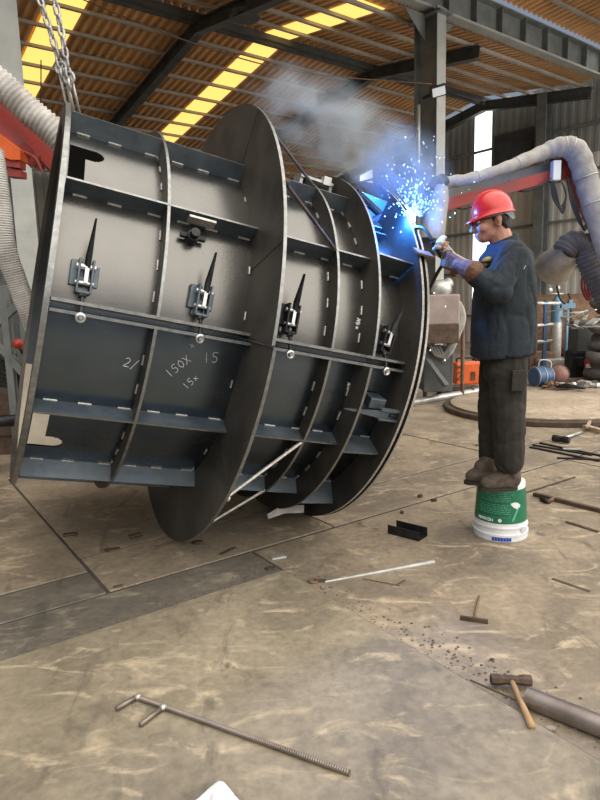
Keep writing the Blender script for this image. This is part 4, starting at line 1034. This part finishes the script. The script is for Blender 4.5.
# rusty tank and boxes along the gable wall
tk=thing('rusty_tank',P(566,360,15),'wide rusty brown tank standing against the gable wall at the right','tank')
c=P(566,352,15); c.z=.75
mb=MB(); mb.lathe([(0,-1.3),(.72,-1.28),(.75,-1.2),(.75,1.2),(.72,1.28),(0,1.3)],c,(1,-.3,0),32); autosmooth(mb.build('tank_shell',M['rust'],tk),40)
mb=MB()
for s in(-.8,0,.8): mb.torus(c+V((1,-.3,0)).normalized()*s,(1,-.3,0),.755,.02,32,6)
mb.build('tank_band',M['rustdark'],tk); settle(tk)
gc=thing('gas_cylinder',V((P(555,360,13.2).x,13.2,0)),'tall slim pale blue gas cylinder standing in front of the rusty tank','gas cylinder')
x0_,y0_=gc.location.x,13.2
mb=MB(); mb.lathe([(.09,0),(.115,.02),(.115,.95),(.11,1.0)],(x0_,y0_,0.0),(0,0,1),24); mb.build('cylinder_body',M['galv'],gc,True)
mb=MB(); mb.lathe([(.118,.90),(.118,1.22),(.10,1.34),(.06,1.42),(.035,1.45)],(x0_,y0_,0.0),(0,0,1),24); mb.build('cylinder_shoulder',M['bluel'],gc,True)
mb=MB(); mb.tube([(x0_,y0_,1.44),(x0_,y0_,1.56)],.03,10); mb.tube([(x0_-.2,y0_-.05,1.50),(x0_+.1,y0_-.05,1.50)],.022,8); mb.ell((x0_-.18,y0_-.05,1.58),(.055,.03,.055)); mb.ell((x0_-.02,y0_-.05,1.62),(.055,.03,.055)); mb.build('regulator',M['galv'],gc,True); settle(gc)
p2=thing('pipe_stand',V((P(565.5,360,12.6).x,12.6,0)),'thin blue upright pipe stand with a T top beside the gas cylinder','stand')
x1_=p2.location.x
mb=MB(); mb.tube([(x1_,12.6,.02),(x1_,12.6,1.22)],.035,10); mb.build('upright',M['bluel'],p2,True)
mb=MB(); mb.box((x1_,12.6,1.25),(.28,.10,.10)); mb.box((x1_+.05,12.6,1.33),(.08,.08,.08)); mb.build('clamp_head',M['bluel'],p2)
mb=MB(); mb.box((x1_,12.6,.015),(.3,.3,.03)); mb.build('foot',M['black'],p2); settle(p2)
rl=thing('pipe_rack',V((P(545,330,11).x,11,0)),'low rack of grey horizontal rails behind the person','rack')
mb=MB()
for z_,p,q in((0,(520,303.5),(560,303.5)),(1,(520,327),(553,324.5)),(2,(520,343),(552,341))): mb.tube([P(*p,11),P(*q,11)],.035,8)
mb.build('rail',M['galv'],rl,True)
mb=MB()
for px in(528,546): mb.bar(P(px,300,11),V((P(px,300,11).x,11,0)),.06,.06)
mb.build('upright',M['bluep'],rl); settle(rl)
bm_=thing('blue_motor_drum',G(541,386),'small blue steel drum on the floor behind the person','drum')
y_=G(541,386).y; c=P(541,375,y_)
mb=MB(); mb.lathe([(0,-.15),(.14,-.15),(.16,-.13),(.16,.13),(.14,.15),(0,.15)],V((c.x,c.y,.16)),(1,.3,0),24); autosmooth(mb.build('drum_body',M['bluep'],bm_),40)
mb=MB()
for s in(-.13,0,.13): mb.torus(V((c.x,c.y,.16))+V((1,.3,0)).normalized()*s,(1,.3,0),.162,.008,24,6)
mb.tube(smoothpath([V((c.x-.05,c.y,.3)),V((c.x-.02,c.y,.42)),V((c.x+.14,c.y,.40)),V((c.x+.16,c.y,.25))],6),.012,8); mb.build('drum_band',M['galv'],bm_,True); settle(bm_)
rm=thing('round_motor',G(558,385),'dusty pink round motor on the floor beside the blue drum','motor')
y_=G(558,385).y; c=P(558,375,y_); c.z=.17
mb=MB(); mb.lathe([(0,-.14),(.08,-.13),(.15,-.08),(.16,.02),(.13,.10),(.07,.13),(0,.14)],c,(-.3,-1,.15),24); mb.build('motor_shell',M['rosy'],rm,True)
mb=MB(); mb.torus(c,(-.3,-1,.15),.165,.015,24,6); mb.box((c.x,c.y,.03),(.25,.2,.06)); mb.build('motor_band',M['rustdark'],rm); settle(rm)
mb=MB()
for k in range(5): mb.torus(G(570+k,386+k%2,.03+.035*k),(0.05*k,.1,1),.20-.015*k,.018,30,6)
tag(mb.build('cable_coil',M['cable'],None,True),'loose black cable coil on the floor right of the pink motor','cable')
fe=thing('fire_extinguisher',V((P(586,370,10.8).x,10.8,0)),'small red fire extinguisher with black top near the right edge','fire extinguisher')
x2_=fe.location.x
mb=MB(); mb.lathe([(.07,0),(.085,.01),(.085,.30),(.06,.37),(.03,.39)],(x2_,10.8,0),(0,0,1),20); mb.build('tank',M['red'],fe,True)
mb=MB(); mb.box((x2_,10.715,.20),(.09,.01,.10)); mb.build('paper_label',M['labelwhite'],fe)
mb=MB(); mb.box((x2_,10.8,.42),(.05,.05,.07)); mb.bar((x2_-.1,10.8,.47),(x2_+.06,10.8,.44),.03,.02); mb.tube(smoothpath([(x2_,10.8,.42),(x2_+.11,10.78,.36),(x2_+.10,10.75,.15)],6),.012,8); mb.build('valve',M['black'],fe); settle(fe)
box_thing('tool_box',575.5,366,10.9,(.28,.3,.46),M['black'],'black upright tool box left of the fire extinguisher','box')
box_thing('steel_crate',497,368,11.5,(.8,.6,.45),M['rustdark'],'rusty steel crate standing behind the person','crate')
box_thing('steel_crate',537,360,12,(.5,.5,.36),M['rust'],'small rusty crate behind the blue drum','crate')
box_thing('dusty_block',552,372,11.6,(.55,.4,.24),M['duct'],'pale dusty block lying behind the pink motor','block')
box_thing('dusty_block',593,366,12.5,(.6,.4,.36),M['duct'],'pale dusty block lying behind the fire extinguisher','block')
# heap of old hoses and sheet scrap at the right edge
hp_=thing('scrap_heap',V((P(598,350,10.2).x,10.2,0)),'tall dark heap of coiled hose and bent sheet at the right edge','heap')
mb=MB(); bx_=P(600,350,10.2).x+.22
for k in range(9): mb.torus((bx_+.07*math.sin(k*2.1),10.2+.07*math.cos(k*1.7),.14+k*.150),(.15*math.sin(k*3),.12*math.cos(k*2),1),.33-.012*k,.095,26,10)
mb.build('hose_coil',M['ductd'],hp_,True); 
mb=MB(); rnd=random.Random(5)
for k in range(16):
    p=P(rnd.uniform(566,603),rnd.uniform(308,330),9.4); mb.bar(p,p+V((rnd.uniform(-.35,.35),rnd.uniform(-.3,.2),rnd.uniform(-.08,.14))),rnd.uniform(.04,.14),.012)
mb.build('bent_sheet',M['galv'],hp_)
mb=MB(); mb.box((P(588,325,11).x,11,.5),(.55,.4,1.0)); bevel(mb.build('bin',M['darkbeam'],hp_),.03); settle(hp_)
# hose piles and bars behind person, left of the post
box_thing('cable_box',455,395,9.2,(.5,.3,.12),M['rustdark'],'low dark scrap tray on the floor beside the orange machine','tray')
for i,(a,b_,m_,lab) in enumerate((((530,383),(598,378),M['rustdark'],'dark bar on the floor behind the round plate'),((424,374),(446,384),M['galv'],'pale pipe leaning low beside the machine'))):
    loose('long_bar',m_,a,b_,.035,lab,'bar')
rnd=random.Random(9)
names=['dark crumpled scrap','rusty scrap lump','grey scrap lump']
spots_=[(535,372,'left of the blue drum'),(548,388,'in front of the blue drum'),(568,390,'in front of the black cable coil'),(500,392,'just behind the legs of the person'),(432,392,'under the grey cabinet machine'),(591,388,'at the right edge behind the round plate')]
for i,(px,py,wh) in enumerate(spots_):
    c=G(px,py); mb=MB()
    for k in range(7): mb.ell((rnd.uniform(-.13,.13),rnd.uniform(-.06,.06),rnd.uniform(.03,.10)),(rnd.uniform(.03,.09),.05,rnd.uniform(.02,.06)),Matrix.Rotation(rnd.uniform(0,3),3,'Z'),7,5)
    o=mb.build('scrap_lump',[M['rustdark'],M['rust'],M['galv']][i%3]); o.location=c; tag(o,names[i%3]+' '+wh,'scrap')
# ------------------------------------------------------------ overhead bits
fd_=thing('flood_light',P(437,90,12.6),'small rectangular flood light fixed to the column','lamp')
c=P(438,91,12.5); mb=MB(); Rf=Matrix.Rotation(-.25,3,'Y')@Matrix.Rotation(.5,3,'X'); mb.box(c,(.30,.09,.20),Rf); mb.bar(c,c+V((-.2,.4,.0)),.05,.05); mb.build('housing',M['black'],fd_)
mb=MB(); mb.box(c+Rf@V((0,-.05,0)),(.25,.02,.15),Rf); mb.build('lens',M['lampglass'],fd_); settle(fd_)
mb=MB(); a=P(60,-10,11); b_=P(190,42,11.5); c_=P(300,72,12.2); e_=P(432,84,12.9); mb.tube(smoothpath([a,b_,c_,e_],10),.011,6); tag(mb.build('overhead_cable',M['rust'],None,True),'thin slack cable strung below the roof from the top left to the column','cable')
mb=MB(); mb.tube([P(418.5,180,12.9),P(418.5,105,12.9)],.035,8); mb.tube([P(418.5,180,12.9),V((P(418.5,180,12.9).x,12.9,0))],.035,8); tag(mb.build('drain_pipe',M['galv'],None,True),'thin upright pipe fixed to the left side of the steel column','pipe')
mb=MB(); mb.tube([P(41,60,9),P(41,140,9)],.008,6); tag(mb.build('pull_cord',M['cable'],None,True),'thin cord hanging left of the lifting chains','cord')
fn=thing('round_roof_fan',P(245,19,13),'dark round vent fan hanging under the roof','fan'); c=P(245,19,13)
mb=MB(); mb.lathe([(.02,0),(.3,.02),(.32,.10),(.28,.12),(.05,.14)],c,(0,0,1),24); mb.tube([c,c+V((0,0,.5))],.03,8); mb.build('fan_housing',M['darkbeam'],fn); settle(fn)
# ------------------------------------------------------------ welding smoke
def volume(name,c,size,rot,dens,col_,label,sc=2.2,lo=.42,hi=.72,seed=0,emis=None):
    mb=MB(); mb.ell((0,0,0),(1,1,1),None,32,20); me=mb
    m=D.materials.new(name); m.use_nodes=True; n=m.node_tree; n.nodes.clear(); L=n.links
    out=n.nodes.new('ShaderNodeOutputMaterial'); vs=n.nodes.new('ShaderNodeVolumePrincipled'); tc=n.nodes.new('ShaderNodeTexCoord')
    vs.inputs['Color'].default_value=(*col_,1); vs.inputs['Anisotropy'].default_value=.1  # bluish col_ puts the arc's blue light into the smoke colour
    L.new(vs.outputs[0],out.inputs['Volume'])
    ln=n.nodes.new('ShaderNodeVectorMath'); ln.operation='LENGTH'; L.new(tc.outputs['Object'],ln.inputs[0])
    fall=n.nodes.new('ShaderNodeMapRange'); fall.inputs['From Min'].default_value=1; fall.inputs['From Max'].default_value=.25; fall.interpolation_type='SMOOTHSTEP'; L.new(ln.outputs['Value'],fall.inputs['Value'])
    mp=n.nodes.new('ShaderNodeMapping'); mp.inputs['Location'].default_value=(seed,0,0); mp.inputs['Scale'].default_value=(size[0]*sc,size[1]*sc,size[2]*sc); L.new(tc.outputs['Object'],mp.inputs[0])
    ns=n.nodes.new('ShaderNodeTexNoise'); ns.inputs['Scale'].default_value=1; ns.inputs['Detail'].default_value=6; ns.inputs['Distortion'].default_value=1.5; L.new(mp.outputs[0],ns.inputs['Vector'])
    nr=n.nodes.new('ShaderNodeMapRange'); nr.inputs['From Min'].default_value=lo; nr.inputs['From Max'].default_value=hi; L.new(ns.outputs['Fac'],nr.inputs['Value'])
    mu=n.nodes.new('ShaderNodeMath'); mu.operation='MULTIPLY'; L.new(fall.outputs[0],mu.inputs[0]); L.new(nr.outputs[0],mu.inputs[1])
    mu2=n.nodes.new('ShaderNodeMath'); mu2.operation='MULTIPLY'; mu2.inputs[1].default_value=dens; L.new(mu.outputs[0],mu2.inputs[0]); L.new(mu2.outputs[0],vs.inputs['Density'])
    o=mb.build(name,m,None,True); o.location=c; o.scale=size; o.rotation_euler=rot; return tag(o,label,'smoke',kind='stuff')
volume('welding_smoke',P(402,185,3.95),(.34,.28,.44),(0,-.25,0),16,(.66,.82,1),'blue lit welding smoke rising from the arc at the drum flange',3.4,.36,.66)
volume('drifting_smoke',P(340,135,4.7),(.85,.5,.38),(0,.55,0),6.0,(.82,.91,1.0),'pale grey blue smoke drifting up under the roof from the welding',3.2,.44,.66,3.3)
